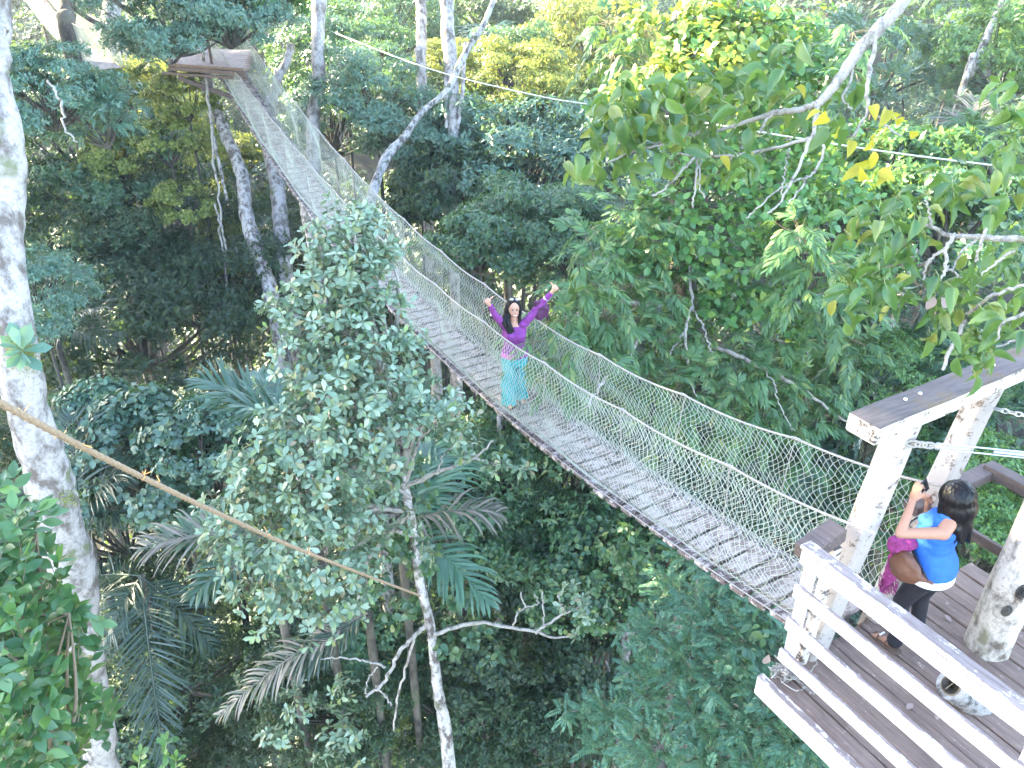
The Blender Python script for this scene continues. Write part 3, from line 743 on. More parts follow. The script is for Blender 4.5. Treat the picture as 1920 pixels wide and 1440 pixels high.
body = [('e', hd + [0, .01, .01], (.074, .088, .1)), ('e', hd + [.012, -.035, -.045], (.052, .055, .06)), ('e', hd + [.034, -.098, -.018], (.012, .018, .02)),
        ('e', hd + [-.07, .02, -.01], (.012, .02, .028)), ('e', hd + [.078, .0, -.01], (.012, .02, .028)),
        ('c', hd + [0, .01, -.07], nk + [0, .02, -.02], .045, .05),
        ('l', [(nk + [0, .02, -.01], X_ * .06, Y_ * .05), (nk + [0, .02, -.06], X_ * .14, Y_ * .075), (nk + [0, .01, -.2], X_ * .14, Y_ * .1), (hip + [0, .01, .14], X_ * .12, Y_ * .09), (hip, X_ * .155, Y_ * .11), (hip + [0, 0, -.08], X_ * .15, Y_ * .11)]),
        ('c', shR, elR, .042, .034), ('c', elR, wrR, .034, .024), ('c', shL, elL, .042, .034), ('c', elL, wrL, .034, .024),
        ('c', wrR, hR - [0, 0, .02], .023, .024), ('c', wrL, hL - [.01, 0, .02], .023, .024),
        ('c', hipR, kR, .075, .05), ('c', kR, anR, .05, .036), ('c', hipL, kL, .075, .05), ('c', kL, anL, .05, .036),
        ('c', anR + [0, 0, -.02], anR + [.03, -.13, -.045], .035, .026), ('c', anL + [0, 0, -.02], anL + [.04, -.13, -.045], .035, .026)]
body += fist(hR, [-.35, -.25, .55], [.15, .1, 1]) + fist(hL, [.6, -.2, .45], [-.25, 0, 1])
skinned('body', body, M['skin'], WM, .006, 3)
top = [('l', [(nk + [0, .02, -.045], X_ * .085, Y_ * .06), (nk + [0, .02, -.075], X_ * .155, Y_ * .088), (nk + [0, .0, -.15], X_ * .152, Y_ * .112), (nk + [0, -.005, -.2], X_ * .15, Y_ * .122), (nk + [0, .01, -.28], X_ * .132, Y_ * .102), (hip + [0, .01, .13], X_ * .135, Y_ * .1), (hip + [0, 0, .02], X_ * .17, Y_ * .125), (hip + [0, 0, -.02], X_ * .172, Y_ * .126)]),
       ('e', nk + [-.055, -.085, -.17], (.06, .05, .06)), ('e', nk + [.06, -.085, -.17], (.06, .05, .06)),
       ('c', shR + [.03, 0, -.01], shR, .06, .055), ('c', shR, elR, .055, .044), ('c', elR, wrR, .044, .033), ('c', shL + [-.03, 0, -.01], shL, .06, .055), ('c', shL, elL, .055, .044), ('c', elL, wrL, .044, .034)]
skinned('purple_top', top, M['purple'], WM, .009, 4)
tr = [('l', [(hip + [0, 0, .07], X_ * .145, Y_ * .108), (hip + [0, 0, -.02], X_ * .165, Y_ * .12), (hip + [0, 0, -.12], X_ * .165, Y_ * .118), (hip + [0, 0, -.18], X_ * .15, Y_ * .1)]),
      ('l', [(hipR + [0, 0, .05], X_ * .08, Y_ * .1), (kR, X_ * .088, Y_ * .095), ((kR + anR) / 2, X_ * .092, Y_ * .1), (anR + [.01, -.01, -.05], X_ * .098, Y_ * .112)]),
      ('l', [(hipL + [0, 0, .05], X_ * .08, Y_ * .1), (kL, X_ * .085, Y_ * .095), ((kL + anL) / 2, X_ * .088, Y_ * .098), (anL + [.01, -.01, -.04], X_ * .095, Y_ * .11)])]
o = skinned('trousers', tr, M['teal'], WM, .009, 3)
for v in o.data.vertices:     # cloth folds
    z = v.co.z - zf
    n = noise.noise(Vector((v.co.x * 22, v.co.y * 22, v.co.z * 5))); v.co += v.normal * n * .028 * min(1, max(0, (1.0 - z) * 2))
for v in WM.children[-2].data.vertices: v.co += v.normal * noise.noise(Vector((v.co.x * 13, v.co.y * 13, v.co.z * 20))) * .009
for an in (anR, anL): mb = MB(); mb.box(an + [.0, .02, -.065], an + [.035, -.16, -.072], .08, .025, bev=.01); mb.tube(np.array([an + [-.035, -.09, -.06], an + [.02, -.1, -.02], an + [.07, -.09, -.06]]), .008, 6); smesh(mb, 'sandal', M['sole'], WM)
mb = MB(); c, r = curve([hip + [-.165, -.05, .03], hip + [-.06, -.125, .035], hip + [.02, -.13, .03]], .02, 14); mb.tube(c, r, 8)
mb.tube(c - [0, 0, .03], r, 8); smesh(mb, 'striped_shirt_hem', M['stripe'], WM)
# hair: cap plus long locks
rng = np.random.default_rng(12)
hp = [('e', hd + [-.006, .032, .028], (.09, .095, .1)), ('e', hd + [-.085, -.0, -.03], (.03, .05, .09)), ('e', hd + [.078, .02, -.03], (.022, .05, .085)), 
      ('e', hd + [0, .1, -.12], (.095, .06, .16))]
for k in range(16):
    x = rng.uniform(-.11, -.05); a = hd + [x + .01, rng.uniform(-.03, .04), -.02]
    m_ = hd + [x - .02 + rng.normal() * .012, -.06 + rng.normal() * .015, -.15]; b = hd + [x + .04 + rng.normal() * .02, -.105, -.27 - rng.uniform(0, .05)]
    hp += [('c', a, m_, .018, .02), ('c', m_, b, .02, .008)]
for k in range(7):
    a = hd + [.075 + rng.normal() * .006, .0, -.03]; b = hd + [.08 + rng.normal() * .01, -.03, -.2 - rng.uniform(0, .04)]; hp.append(('c', a, b, .016, .008))
skinned('hair', hp, M['hair'], WM, .007, 1, .4)
for sx in (-1, 1):
    mb = MB(); mb.ell(hd + [.013 + sx * .028, -.083, .008], (.012, .006, .006), seg=10, rings=6); mb.ell(hd + [.013 + sx * .029, -.086, .028], (.018, .005, .004), seg=10, rings=6)
    smesh(mb, 'eye', M['black'], WM)
    mb = MB(); th = np.linspace(0, 2 * np.pi, 18); c = hd + [.012 + sx * .036, -.035, .128]
    mb.tube(np.stack([c[0] + .026 * np.cos(th), c[1] - .012 * np.sin(th) + th * 0, c[2] + .02 * np.sin(th)], 1), .005, 6); mb.ell(c, (.022, .006, .016))
    smesh(mb, 'sunglasses_lens', M['glass'], WM)
mb = MB(); mb.ell(hd + [.02, -.088, -.055], (.03, .012, .013)); smesh(mb, 'mouth', M['lips'], WM)
mb = MB(); mb.ell(hd + [.02, -.096, -.053], (.024, .008, .007)); smesh(mb, 'teeth', M['teeth'], WM)
mb = MB(); mb.ell(wrL * .96 + elL * .04 + [0, 0, -.0], (.034, .034, .034)); 
t_ = unit(wrL - elL); mb = MB(); mb.tube([wrL - t_ * .1, wrL - t_ * .085], .041, 14); smesh(mb, 'bracelet', M['silver'], WM)
t = thing('jacket', 'dark maroon jacket hanging from the raised forearm of the woman on the bridge', 'jacket', None, tuple(elL))
jm = (elL + wrL) / 2 - [0.02, 0, .03]; o = skinned('cloth', [('l', [(jm + [-.03, .02, .02], X_ * .08, Y_ * .04), (jm + [-.0, .02, -.07], X_ * .085, Y_ * .05), (jm + [-.02, .02, -.14], X_ * .09, Y_ * .045), (jm + [-.04, .02, -.24], X_ * .035, Y_ * .03)]), ('c', jm + [.04, 0, -.05], jm + [.06, .02, -.2], .04, .015)], M['maroon'], t, .009, 2)
for v in o.data.vertices: v.co += v.normal * noise.noise(Vector(v.co) * 16) * .02
mb = MB(); t = thing('hand_bag', 'small grey and black bag hanging by the elbow of the woman on the bridge', 'bag', None, tuple(elR))
q = w_(924, 589, .05); mb.box(q - [.035, 0, 0], q + [.035, 0, 0], .05, .04, bev=.01); smesh(mb, 'flap', M['white_cloth'], t)
mb = MB(); mb.box(q - [.03, 0, .035], q + [.03, 0, -.035], .05, .05, bev=.01); smesh(mb, 'pouch', M['black'], t)

# --- woman on the platform taking the picture
feet = np.array([3.13, 4.5, CZ - 5.0]); WB = thing('person', 'black-haired woman in blue vest and black leggings taking a picture on platform', 'person', None, tuple(feet))
FW = np.array([-.504, .864, 0]); LF = np.array([-.864, -.504, 0])       # facing, her left
def b_(px, py, Y): return PY(px, py, Y)
ztop = feet[2]
hips = feet + FW * -.03 + [0, 0, .84]; wst = feet + FW * .03 + [0, 0, 1.02]; chs = feet + FW * -.0 + [.0, 0, 1.22]; nkb = feet + FW * -.04 + [.03, 0, 1.38]
hdb = b_(1793, 938, 4.5) + [0, .02, 0]
shL2 = b_(1768, 1000, 4.34); shR2 = nkb + LF * -.16 + [0, 0, -.07]
elL2 = b_(1688, 1000, 4.36); wrL2 = b_(1711, 940, 4.52)
elR2 = b_(1737, 985, 4.78); wrR2 = b_(1741, 942, 4.72)
ph = b_(1733, 912, 4.62)
kneeL = feet + FW * .06 + LF * .09 + [0, 0, .46]; kneeR = feet + FW * .03 - LF * .1 + [0, 0, .46]
anL2 = feet + FW * .0 + LF * .12 + [0, 0, .09]; anR2 = feet - FW * .02 - LF * .12 + [0, 0, .09]
pn = unit(ph - wrL2)
def grip(wr, tip, inward, up, s_):
    """hand whose fingers wrap a slim phone: palm, four curved fingers, thumb"""
    d = unit(tip - wr); inward = unit(inward - d * np.dot(inward, d)); sd = np.cross(d, inward)
    pr = [('e', wr + d * .045, (.036, .052, .016), np.stack([sd, d, inward], 1))]
    for k in range(4):
        p = wr + d * .085 + sd * (.026 - .0175 * k); ln = (.038, .043, .04, .032)[k]; a = .15 + .08 * k
        for q in range(3):
            dn = d * math.cos(a) + inward * math.sin(a); p2 = p + dn * ln * (1, .75, .6)[q]; pr.append(('c', p, p2, .0088 - .0007 * q, .0082 - .0007 * q)); p = p2; a += .55 + .1 * k
    p = wr + d * .03 + sd * .03 * s_; q = p + d * .035 + inward * .02 + sd * .014 * s_; pr += [('c', p, q, .0125, .0105), ('c', q, q + d * .03 + inward * .01, .0105, .009)]
    return pr
body = [('e', hdb + [0, 0, .0], (.08, .09, .105)), ('c', hdb - [0, 0, .07], nkb, .048, .055),
        ('e', hdb + FW * .09 - [0, 0, .02], (.014, .02, .02)), ('e', hdb + FW * .05 - [0, 0, .05], (.05, .05, .055)), ('e', hdb + LF * .08, (.02, .014, .03)), ('e', hdb - LF * .08, (.02, .014, .03)),
        ('l', [(nkb + [0, 0, .0], LF * .07, FW * .06), (nkb - [0, 0, .07], LF * .125, FW * .08), (chs, LF * .15, FW * .115), (wst, LF * .14, FW * .11), (hips, LF * .165, FW * .13), (hips - [0, 0, .09], LF * .16, FW * .125)]),
        ('c', shL2, elL2, .047, .036), ('c', elL2, wrL2, .038, .024), ('c', shR2, elR2, .045, .036), ('c', elR2, wrR2, .036, .024), ('e', shL2 + [0, 0, .0], (.05, .05, .05)), ('c', shL2, nkb - [0, 0, .06] + LF * .05, .05, .055), ('e', shR2, (.052, .052, .052)),
        ('c', hips + LF * .085 - [0, 0, .06], kneeL, .085, .056), ('c', kneeL, anL2, .056, .036), ('c', hips - LF * .085 - [0, 0, .06], kneeR, .085, .056), ('c', kneeR, anR2, .056, .036),
        ('c', anL2 - [0, 0, .045], anL2 + FW * .13 - [0, 0, .06], .033, .024), ('c', anR2 - [0, 0, .045], anR2 + FW * .13 - [0, 0, .06], .033, .024)]
for an in (anL2, anR2):
    for k in range(5): body.append(('c', an + FW * .13 + LF * (.024 - .012 * k) - [0, 0, .066], an + FW * (.172 - .006 * k) + LF * (.028 - .013 * k) - [0, 0, .072], .009, .008))
body += grip(wrL2, b_(1724, 902, 4.6), pn, None, -1) + grip(wrR2, b_(1738, 912, 4.66), -pn + [0, 0, .2], None, 1)
skinned('body', body, M['skin2'], WB, .006, 3)
vest = [('l', [(chs + [0, 0, .12], LF * .115, FW * .07), (chs + [0, 0, .06], LF * .145, FW * .12), (chs, LF * .158, FW * .135), (wst, LF * .16, FW * .14), (hips + [0, 0, .06], LF * .185, FW * .155), (hips - [0, 0, .01], LF * .192, FW * .165)]),
        ('e', chs + FW * .075 + LF * .06, (.07, .07, .07)), ('e', chs + FW * .075 - LF * .06, (.07, .07, .07))]
for s_ in (-1, 1):
    for q in (-1, 1): vest.append(('c', chs + LF * .095 * s_ + FW * .075 * q + [0, 0, .07], nkb + LF * .085 * s_ + [.0, 0, -.01], .022, .018))
o = skinned('blue_vest', vest, M['blue'], WB, .009, 4)
for v in o.data.vertices: v.co += v.normal * noise.noise(Vector((v.co.x * 9, v.co.y * 9, v.co.z * 22))) * .01
und = [('l', [(chs + [0, 0, .1], LF * .12, FW * .085), (chs + [0, 0, .03], LF * .15, FW * .125), (wst, LF * .152, FW * .132), (hips, LF * .186, FW * .155), (hips - [0, 0, .085], LF * .19, FW * .165)])]
for s_ in (-1, 1): und.append(('c', chs + LF * .075 * s_ - FW * .08 + [0, 0, .06], nkb + LF * .065 * s_ + [.0, 0, -.005], .024, .018))
skinned('white_undershirt', und, M['white_cloth'], WB, .009, 3)
leg = [('l', [(hips + [0, 0, .02], LF * .178, FW * .145), (hips - [0, 0, .08], LF * .175, FW * .14), (hips - [0, 0, .14], LF * .15, FW * .12)]),
       ('c', hips + LF * .085 - [0, 0, .08], kneeL, .096, .066), ('c', kneeL, anL2 + [0, 0, .03], .066, .05), ('c', hips - LF * .085 - [0, 0, .08], kneeR, .096, .066), ('c', kneeR, anR2 + [0, 0, .03], .066, .05),
       ('c', anL2 + [0, 0, .06], anL2 + [0, 0, .0], .055, .062), ('c', anR2 + [0, 0, .06], anR2 + [0, 0, .0], .055, .062)]
skinned('leggings', leg, M['black_cloth'], WB, .009, 3)
for an in (anL2, anR2):
    mb = MB(); mb.box(an - FW * .06 - [0, 0, .082], an + FW * .18 - [0, 0, .082], .085, .02, bev=.008)
    for q in (.05, .12): 
        th = np.linspace(0, np.pi, 9); mb.tube(an + FW * q - [0, 0, .075] + np.outer(np.cos(th), LF) * .042 + np.outer(np.sin(th), [0, 0, 1]) * .05, .006, 6)
    smesh(mb, 'sandal', M['sole'], WB)
    mb = MB()
    for q in (-.02, 0, .02): mb.ell(an + FW * .11 + LF * q - [0, 0, .022], (.011, .011, .008))
    smesh(mb, 'sandal_bead', M['silver'], WB)
hb = [('e', hdb + [0, 0, .025] - FW * .015, (.125, .125, .126)), ('e', hdb - FW * .04 - [0, 0, .06], (.13, .12, .15)), ('c', hdb - FW * .05 - [0, 0, .1], hdb - FW * .09 - [-.01, 0, .2], .1, .075)]
rng = np.random.default_rng(14)
for k in range(46):
    a_ = rng.uniform(-1.9, 1.9); dr = -FW * math.cos(a_) + LF * math.sin(a_)
    a = hdb + dr * .085 + [0, 0, -.02]; m_ = hdb + dr * rng.uniform(.09, .12) - FW * .03 - [0, 0, .17]; b = hdb + dr * rng.uniform(.07, .11) - FW * .07 - [0, 0, rng.uniform(.24, .31)] + [.015, 0, 0]
    hb += [('c', a, m_, .028, .026), ('c', m_, b, .026, .007)]
o = skinned('hair', hb, M['hair2'], WB, .007, 14, .5)
for v in o.data.vertices:
    v.co += v.normal * noise.noise(Vector((v.co.x * 70, v.co.y * 70, v.co.z * 4))) * .005
mb = MB(); d_ = unit(b_(1738, 925, 4.62) - b_(1730, 897, 4.6)); mb.box(ph - d_ * .06, ph + d_ * .06, .07, .012, up=FW, bev=.004)
t = thing('phone', 'thin black phone held up in both hands of the woman on the platform', 'phone', None, tuple(ph)); smesh(mb, 'phone_body', M['black'], t)
# shoulder bag and scarf
t = thing('shoulder_bag', 'brown leather bag slung across the hip of the woman in blue', 'bag', None, tuple(wst))
bc = b_(1697, 1068, 4.38); 
o = skinned('bag_body', [('l', [(bc + [.0, 0, .13] + FW * .02, FW * .05, LF * .03), (bc + [0, 0, .08], FW * .11, LF * .045), (bc, FW * .13, LF * .06), (bc - [0, 0, .06], FW * .1, LF * .055), (bc - [0, 0, .095], FW * .04, LF * .03)]),
    ('c', bc + [0, 0, .02] - FW * .1, bc - FW * .2 + [.01, 0, .03], .035, .014)], M['leather'], t, .008, 4)
for v in o.data.vertices: v.co += v.normal * noise.noise(Vector(v.co) * 14) * .01
mb = MB(); c, r = curve([bc - FW * .18 + [0, 0, .03], wst + FW * .14 + LF * .12 + [0, 0, .05], chs + FW * .15, nkb - LF * .1 + [0, 0, .03]], .01, 50); mb.tube(c, r, 8); smesh(mb, 'strap', M['black'], t)
t = thing('scarf', 'magenta scarf tucked behind the brown bag, fringe hanging down', 'scarf', None, tuple(wst + [0, 0, .01]))
s0 = b_(1688, 1020, 4.5); s1_ = b_(1668, 1085, 4.5)
o = skinned('cloth', [('e', s0, (.09, .07, .07)), ('e', s0 + [.04, 0, .02], (.08, .07, .05)), ('c', s0, (s0 + s1_) / 2, .06, .05), ('c', (s0 + s1_) / 2, s1_, .05, .045)], M['magenta'], t, .008, 2)
for v in o.data.vertices: v.co += v.normal * noise.noise(Vector(v.co) * 22) * .025
mb = MB()
for k in range(60):
    a = s1_ + np.array([rng.uniform(-.06, .06), rng.uniform(-.04, .04), rng.uniform(-.03, .02)]); mb.tube([a, a + [rng.normal() * .01, 0, -.05], a + [rng.normal() * .02, rng.normal() * .01, -.1 - rng.uniform(0, .04)]], .0035, 4)
smesh(mb, 'fringe', M['magenta'], t)

# ---------------------------------------------------------------- near trees and branches
def loc_root(name, label, cat, group=None, at=(0, 0, 0)): return thing(name, label, cat, group, tuple(at))
def rel(o, root): o.parent = root; o.location = -Vector(root.location); return o
def twigs(mb, starts, ends, r=.004):
    m_ = (starts + ends) / 2 + np.array([0, 0, -.02]); mb.segs(starts, m_, r); mb.segs(m_, ends, r * .8)
def clumps(L, n_per, k, size, rng, T, wid=1., spread=1., droop=.2, flat_=.75, mb=None, tw=None, twr=.003):
    """L: (px,py,D,radius px, weight)"""
    mb = mb or MB(); tw = tw or MB()
    for px, py, D, rp in L:
        c = P(px, py, D); R = rp * D / F; n = int(n_per * (rp / 80) ** 2)
        d = rdir(rng, n); d[:, 2] = d[:, 2] * .9 + .25; d = unit(d)
        nz = np.array([.75 + .35 * noise.noise(Vector(q) * 2.3 + Vector((px, py, 0)) * .013) for q in d])
        t = c + d * R * np.array([1.1, 1.1, flat_ + .15]) * (rng.uniform(.35, 1.12, n) * (nz + .3))[:, None]
        whorls(mb, t, unit(d + rdir(rng, n) * .35 + [0, 0, .3]), k, size, rng, T, spread, droop, wid, stem=size * .8)
        twigs(tw, np.repeat(c[None], n, 0) * .45 + t * .55, t, twr)
    return mb, tw

# central tree with grey-green whorled leaves
rng = np.random.default_rng(31)
CT = loc_root('tree', 'tall slender tree with silvery grey-green whorled leaves in front of the bridge', 'tree', at=P(800, 1200, 9.6) * [1, 1, 0])
CL = [(650, 420, 8.6, 58), (700, 440, 8.6, 50), (725, 475, 8.6, 34), (690, 400, 8.7, 36), (690, 500, 8.5, 50), (740, 560, 8.4, 30), (770, 640, 8.3, 36), (860, 800, 8.4, 34), (612, 470, 8.5, 58), (660, 510, 8.4, 70), (590, 535, 8.4, 62), (690, 560, 8.4, 45), (640, 590, 8.3, 70), (540, 590, 8.4, 42), (575, 640, 8.3, 66), (665, 665, 8.2, 78), (505, 575, 8.6, 26), (740, 640, 8.3, 42),
      (600, 715, 8.1, 80), (700, 740, 8.1, 78), (770, 700, 8.3, 46), (800, 760, 8.2, 60), (840, 745, 8.4, 38), (560, 770, 8.1, 62), (640, 810, 8.0, 85), (520, 840, 8.0, 78), (455, 870, 8.1, 52), (600, 890, 8.0, 88), (700, 850, 8.1, 66), (500, 930, 8.1, 80), (430, 965, 8.2, 60),
      (570, 985, 8.1, 82), (650, 970, 8.1, 66), (480, 1040, 8.2, 72), (580, 1075, 8.2, 72), (660, 1060, 8.3, 56), (520, 1125, 8.3, 55), (610, 1140, 8.4, 60), (660, 1120, 8.5, 42), (450, 1110, 8.4, 36), (420, 1020, 8.3, 36), (760, 790, 8.0, 44)]
mb, tw = clumps(CL, 72, 7, .115, rng, T_OBOV, 1.0, 1.0, .15)
CL2 = [(880, 850, 8.6, 26), (935, 865, 8.7, 30), (985, 880, 8.8, 24), (730, 905, 8.5, 34), (770, 990, 8.8, 30), (720, 1000, 8.8, 30), (815, 1040, 9, 22), (560, 1330, 10.5, 46), (640, 1390, 10.5, 50), (520, 1380, 10.6, 34), (650, 1290, 10.5, 34), (1085, 1190, 9.8, 16), (1100, 1140, 9.9, 34), (1075, 1110, 9.9, 22)]
mb, tw = clumps(CL2, 70, 6, .12, rng, T_OBOV, mb=mb, tw=tw)
rel(mb.build('crown', M['leaf_glauc']), CT)
tr_, _ = trunk_obj([(690, 600, 8.7, 6), (715, 700, 8.8, 9), (745, 800, 8.9, 13), (758, 900, 9.1, 16), (775, 1000, 9.3, 17), (785, 1080, 9.5, 18), (808, 1180, 9.8, 17), (822, 1300, 10.3, 20), (842, 1440, 11, 24)], M['bark_spotted'], 70, .08, seed=2, sides=14)
rel(tr_, CT)
lb = MB()
BR_ = [[(760, 912, 9.1, 13), (800, 895, 9.0, 12), (850, 875, 8.9, 9), (895, 855, 8.7, 7), (925, 826, 8.6, 4)], [(890, 857, 8.7, 7), (940, 874, 8.8, 5), (985, 880, 8.9, 3)], [(762, 905, 9.1, 12), (775, 860, 8.9, 9), (790, 810, 8.7, 7), (802, 770, 8.6, 6), (800, 730, 8.5, 4)],
       [(790, 820, 8.8, 6), (820, 795, 8.7, 4)], [(770, 935, 9.1, 13), (720, 900, 9.0, 10), (670, 888, 8.9, 8), (625, 892, 8.8, 5)], [(785, 1010, 9.3, 14), (750, 998, 9.2, 12), (715, 1000, 9.1, 9), (690, 1012, 9.0, 6)],
       [(820, 885, 8.9, 5), (835, 850, 8.8, 4), (850, 838, 8.7, 3)], [(870, 866, 8.8, 4), (872, 840, 8.7, 3)],
       [(818, 1187, 9.8, 14), (870, 1172, 9.8, 12), (910, 1168, 9.8, 11), (960, 1178, 9.9, 10), (1005, 1185, 9.9, 9), (1040, 1196, 10, 6), (1085, 1190, 10, 4)], [(1005, 1185, 9.9, 8), (1050, 1155, 9.9, 7), (1105, 1130, 9.9, 5)], [(963, 1176, 9.9, 6), (970, 1150, 9.8, 5), (984, 1138, 9.8, 5), (975, 1112, 9.7, 4)], [(984, 1138, 9.8, 4), (1008, 1133, 9.8, 3), (1004, 1116, 9.8, 3)], [(1020, 1172, 9.9, 5), (1017, 1110, 9.8, 4)], [(1060, 1150, 9.9, 4), (1046, 1116, 9.8, 3)],
       [(800, 1172, 9.8, 14), (775, 1195, 9.7, 12), (745, 1228, 9.6, 11), (720, 1280, 9.5, 9), (688, 1305, 9.4, 7)], [(722, 1250, 9.6, 7), (690, 1240, 9.6, 6), (640, 1233, 9.6, 4), (600, 1236, 9.6, 3)], [(706, 1285, 9.5, 6), (735, 1322, 9.5, 4)], [(708, 1250, 9.5, 5), (690, 1275, 9.5, 4), (686, 1300, 9.5, 3)],
       [(778, 1190, 9.7, 8), (765, 1240, 9.8, 7), (745, 1310, 10, 6), (738, 1370, 10.1, 5)]]
for b in BR_:
    c, r = path(b, 26, .008, rng); lb.tube(c, r * .68, 7, rng, .12)
for (px, py, D, rp) in CL[::2]:
    e = P(px, py, D); a = P(*[(730, 720, 8.8), (757, 880, 9.1), (770, 960, 9.3)][0 if py < 640 else 1 if py < 900 else 2]); c, r = curve([a, (a + e) / 2 + rng.normal(size=3) * .08 + [0, 0, .06], e], [.035, .022, .006], 16, .006, rng); lb.tube(c, r, 6, rng, .1)
rel(lb.build('branch', M['twig']), CT); rel(tw.build('twig', M['twig_brown']), CT)

# vine leaves wound round its trunk
t = loc_root('climbing_vine', 'broad-leaved green vine climbing the slender trunk in the centre', 'vine', at=P(780, 1100, 9.6))
mb, tw = clumps([(740, 880, 9.4, 60), (700, 940, 9.3, 60), (770, 950, 9.5, 46), (740, 1010, 9.4, 60), (690, 1030, 9.4, 50), (790, 1060, 9.5, 40), (850, 1130, 9.9, 48), (830, 1210, 10, 40), (770, 1130, 9.9, 44), (880, 1200, 10, 40), (930, 1230, 10.2, 36), (900, 1150, 10.2, 40), (700, 1100, 9.8, 44)], 55, 4, .12, rng, T_ROUND, 1.1, 1, .5)
rel(mb.build('leaves', M['leaf_mid']), t); rel(tw.build('stem', M['twig_brown']), t)

# big pale trunk at the left edge
t = loc_root('pale_tree', 'large smooth pale trunk with moss patches rising along the left edge', 'tree', at=P(190, 1440, 8.6) * [1, 1, 0])
tr_, _ = trunk_obj([(-22, -60, 5.6, 60), (-16, 60, 5.7, 60), (-14, 150, 5.75, 60), (4, 240, 5.8, 68), (14, 350, 5.9, 64), (8, 480, 6.0, 68), (30, 620, 6.15, 70), (50, 760, 6.4, 72), (82, 860, 6.7, 80), (104, 950, 7.0, 80), (134, 1060, 7.5, 76), (152, 1160, 8.0, 66), (166, 1260, 8.5, 58), (190, 1380, 9.2, 54), (212, 1500, 10, 56)], M['bark_white'], 90, .05, top=(.3, .5, 3.5), seed=5, sides=20)
rel(tr_, t)
mb = MB(); rg = np.random.default_rng(77); q = P(42, 662, 6.02); n_ = unit(EYE - q)
mp = q + rg.normal(size=(700, 3)) * [.045, .02, .07]; whorls(mb, mp, unit(rg.normal(size=(700, 3)) * .5 + n_), 2, .02, rg); q = P(118, 935, 6.75); mp = q + rg.normal(size=(300, 3)) * [.06, .02, .04]; whorls(mb, mp, unit(rg.normal(size=(300, 3)) * .5 + n_), 2, .02, rg)
rel(mb.build('moss', M['leaf_sunpaint_moss']), t)
for i, (px, py, D, sz, lab) in enumerate([(38, 650, 5.9, .2, 'small epiphyte with broad leaves perched on the pale trunk above the rope')]):
    e = loc_root('epiphyte', lab, 'plant', at=P(px, py, D)); mb = MB(); whorls(mb, np.repeat(P(px, py, D)[None], 2, 0), np.repeat(unit(EYE - P(px, py, D))[None] + [0, 0, .5], 2, 0), 6, sz, rng, T_OBOV, 1.2, .3); rel(mb.build('leaf', M['leaf_cyan']), e)

# leafy bush low at the left
t = loc_root('leafy_branch', 'bright glossy round-leaved sapling crowding the lower left corner', 'plant', at=P(60, 1440, 4.4))
mb = MB(); tw = MB()
def sprig(mb, tw, a, b, n, size, T, rng, r=.006, wid=1.0, droop=.1, two=True, lift=.06):
    """twig from a to b with leaves set alternately along it and one at the tip"""
    m_ = (a + b) / 2 + np.array([0, 0, lift * np.linalg.norm(b - a)]) + rng.normal(size=3) * .03 * np.linalg.norm(b - a)
    c, rr = curve([a, m_, b], [r, r * .75, r * .35], max(8, n * 2)); tw.tube(c, rr, 5, cap=False)
    d = np.gradient(c, axis=0); d = unit(d); idx = np.linspace(len(c) * .2, len(c) - 1, n).astype(int)
    sd = unit(np.cross(d[idx], [0, 0, 1.]) + rng.normal(size=(n, 3)) * .15); alt = np.where(np.arange(n) % 2, 1, -1)[:, None]
    for q in ((1,) if not two else (1, -1)):
        ax = sd * alt * q + d[idx] * .75 + [0, 0, -droop] + rng.normal(size=(n, 3)) * .22
        nr = np.array([0, 0, 1.]) + rng.normal(size=(n, 3)) * .4 + unit(EYE - c[idx]) * .25
        leaves(mb, c[idx], ax, nr, size * rng.uniform(.7, 1.15, n), T, wid)
    leaves(mb, c[-1:], d[-1:], np.array([[0, 0, 1.]]), size * np.ones(1), T, wid)
ST = [(20, 1480, 4.0), (90, 1500, 4.1), (-40, 1300, 3.9), (150, 1500, 4.3), (-40, 1150, 3.8)]
for (px, py, D, n) in [(50, 935, 3.9, 5), (100, 960, 4.0, 9), (25, 980, 3.8, 10), (65, 1030, 3.8, 11), (120, 1030, 4.0, 7), (20, 1080, 3.7, 10), (80, 1095, 3.8, 12), (105, 1120, 4.0, 9), (175, 1150, 4.1, 3), (30, 1150, 3.6, 11), (90, 1165, 3.8, 12), (125, 1190, 4.1, 7), (205, 1190, 4.2, 4), (50, 1210, 3.6, 10),
                      (110, 1230, 3.8, 12), (150, 1250, 4.1, 8), (20, 1260, 3.5, 9), (80, 1275, 3.7, 12), (130, 1300, 3.9, 10), (205, 1325, 4.1, 4), (40, 1330, 3.5, 10), (100, 1345, 3.7, 12), (140, 1375, 4.0, 9), (225, 1335, 4.2, 4), (70, 1400, 3.6, 10), (20, 1395, 3.5, 8), (120, 1410, 3.8, 10), (20, 1020, 4.0, 8), (50, 1120, 4.2, 8), (100, 1290, 4.2, 8), (120, 1180, 4.2, 8)]:
    for q in range(3):
        s_ = P(*ST[rng.integers(len(ST))]); e = P(px - 22 + rng.normal() * 18, py + rng.normal() * 18, D + rng.normal() * .08); a = e + (s_ - e) * min(1, .42 / np.linalg.norm(s_ - e)) + rng.normal(size=3) * .05
        sprig(mb, tw, a, e, 7, .096, T_ROUND, rng, .003, .82, .0)
for s_ in ST:
    for (px, py, D) in [(70, 1000, 3.9), (130, 1150, 3.9), (60, 1250, 3.7)]:
        c, r = curve([P(*s_), (P(*s_) + P(px, py, D)) / 2 + rng.normal(size=3) * .05, P(px, py, D)], [.014, .01, .004], 20); tw.tube(c, r, 6)
rel(mb.build('leaves', M['leaf_bush']), t); rel(tw.build('stem', M['twig_brown']), t)
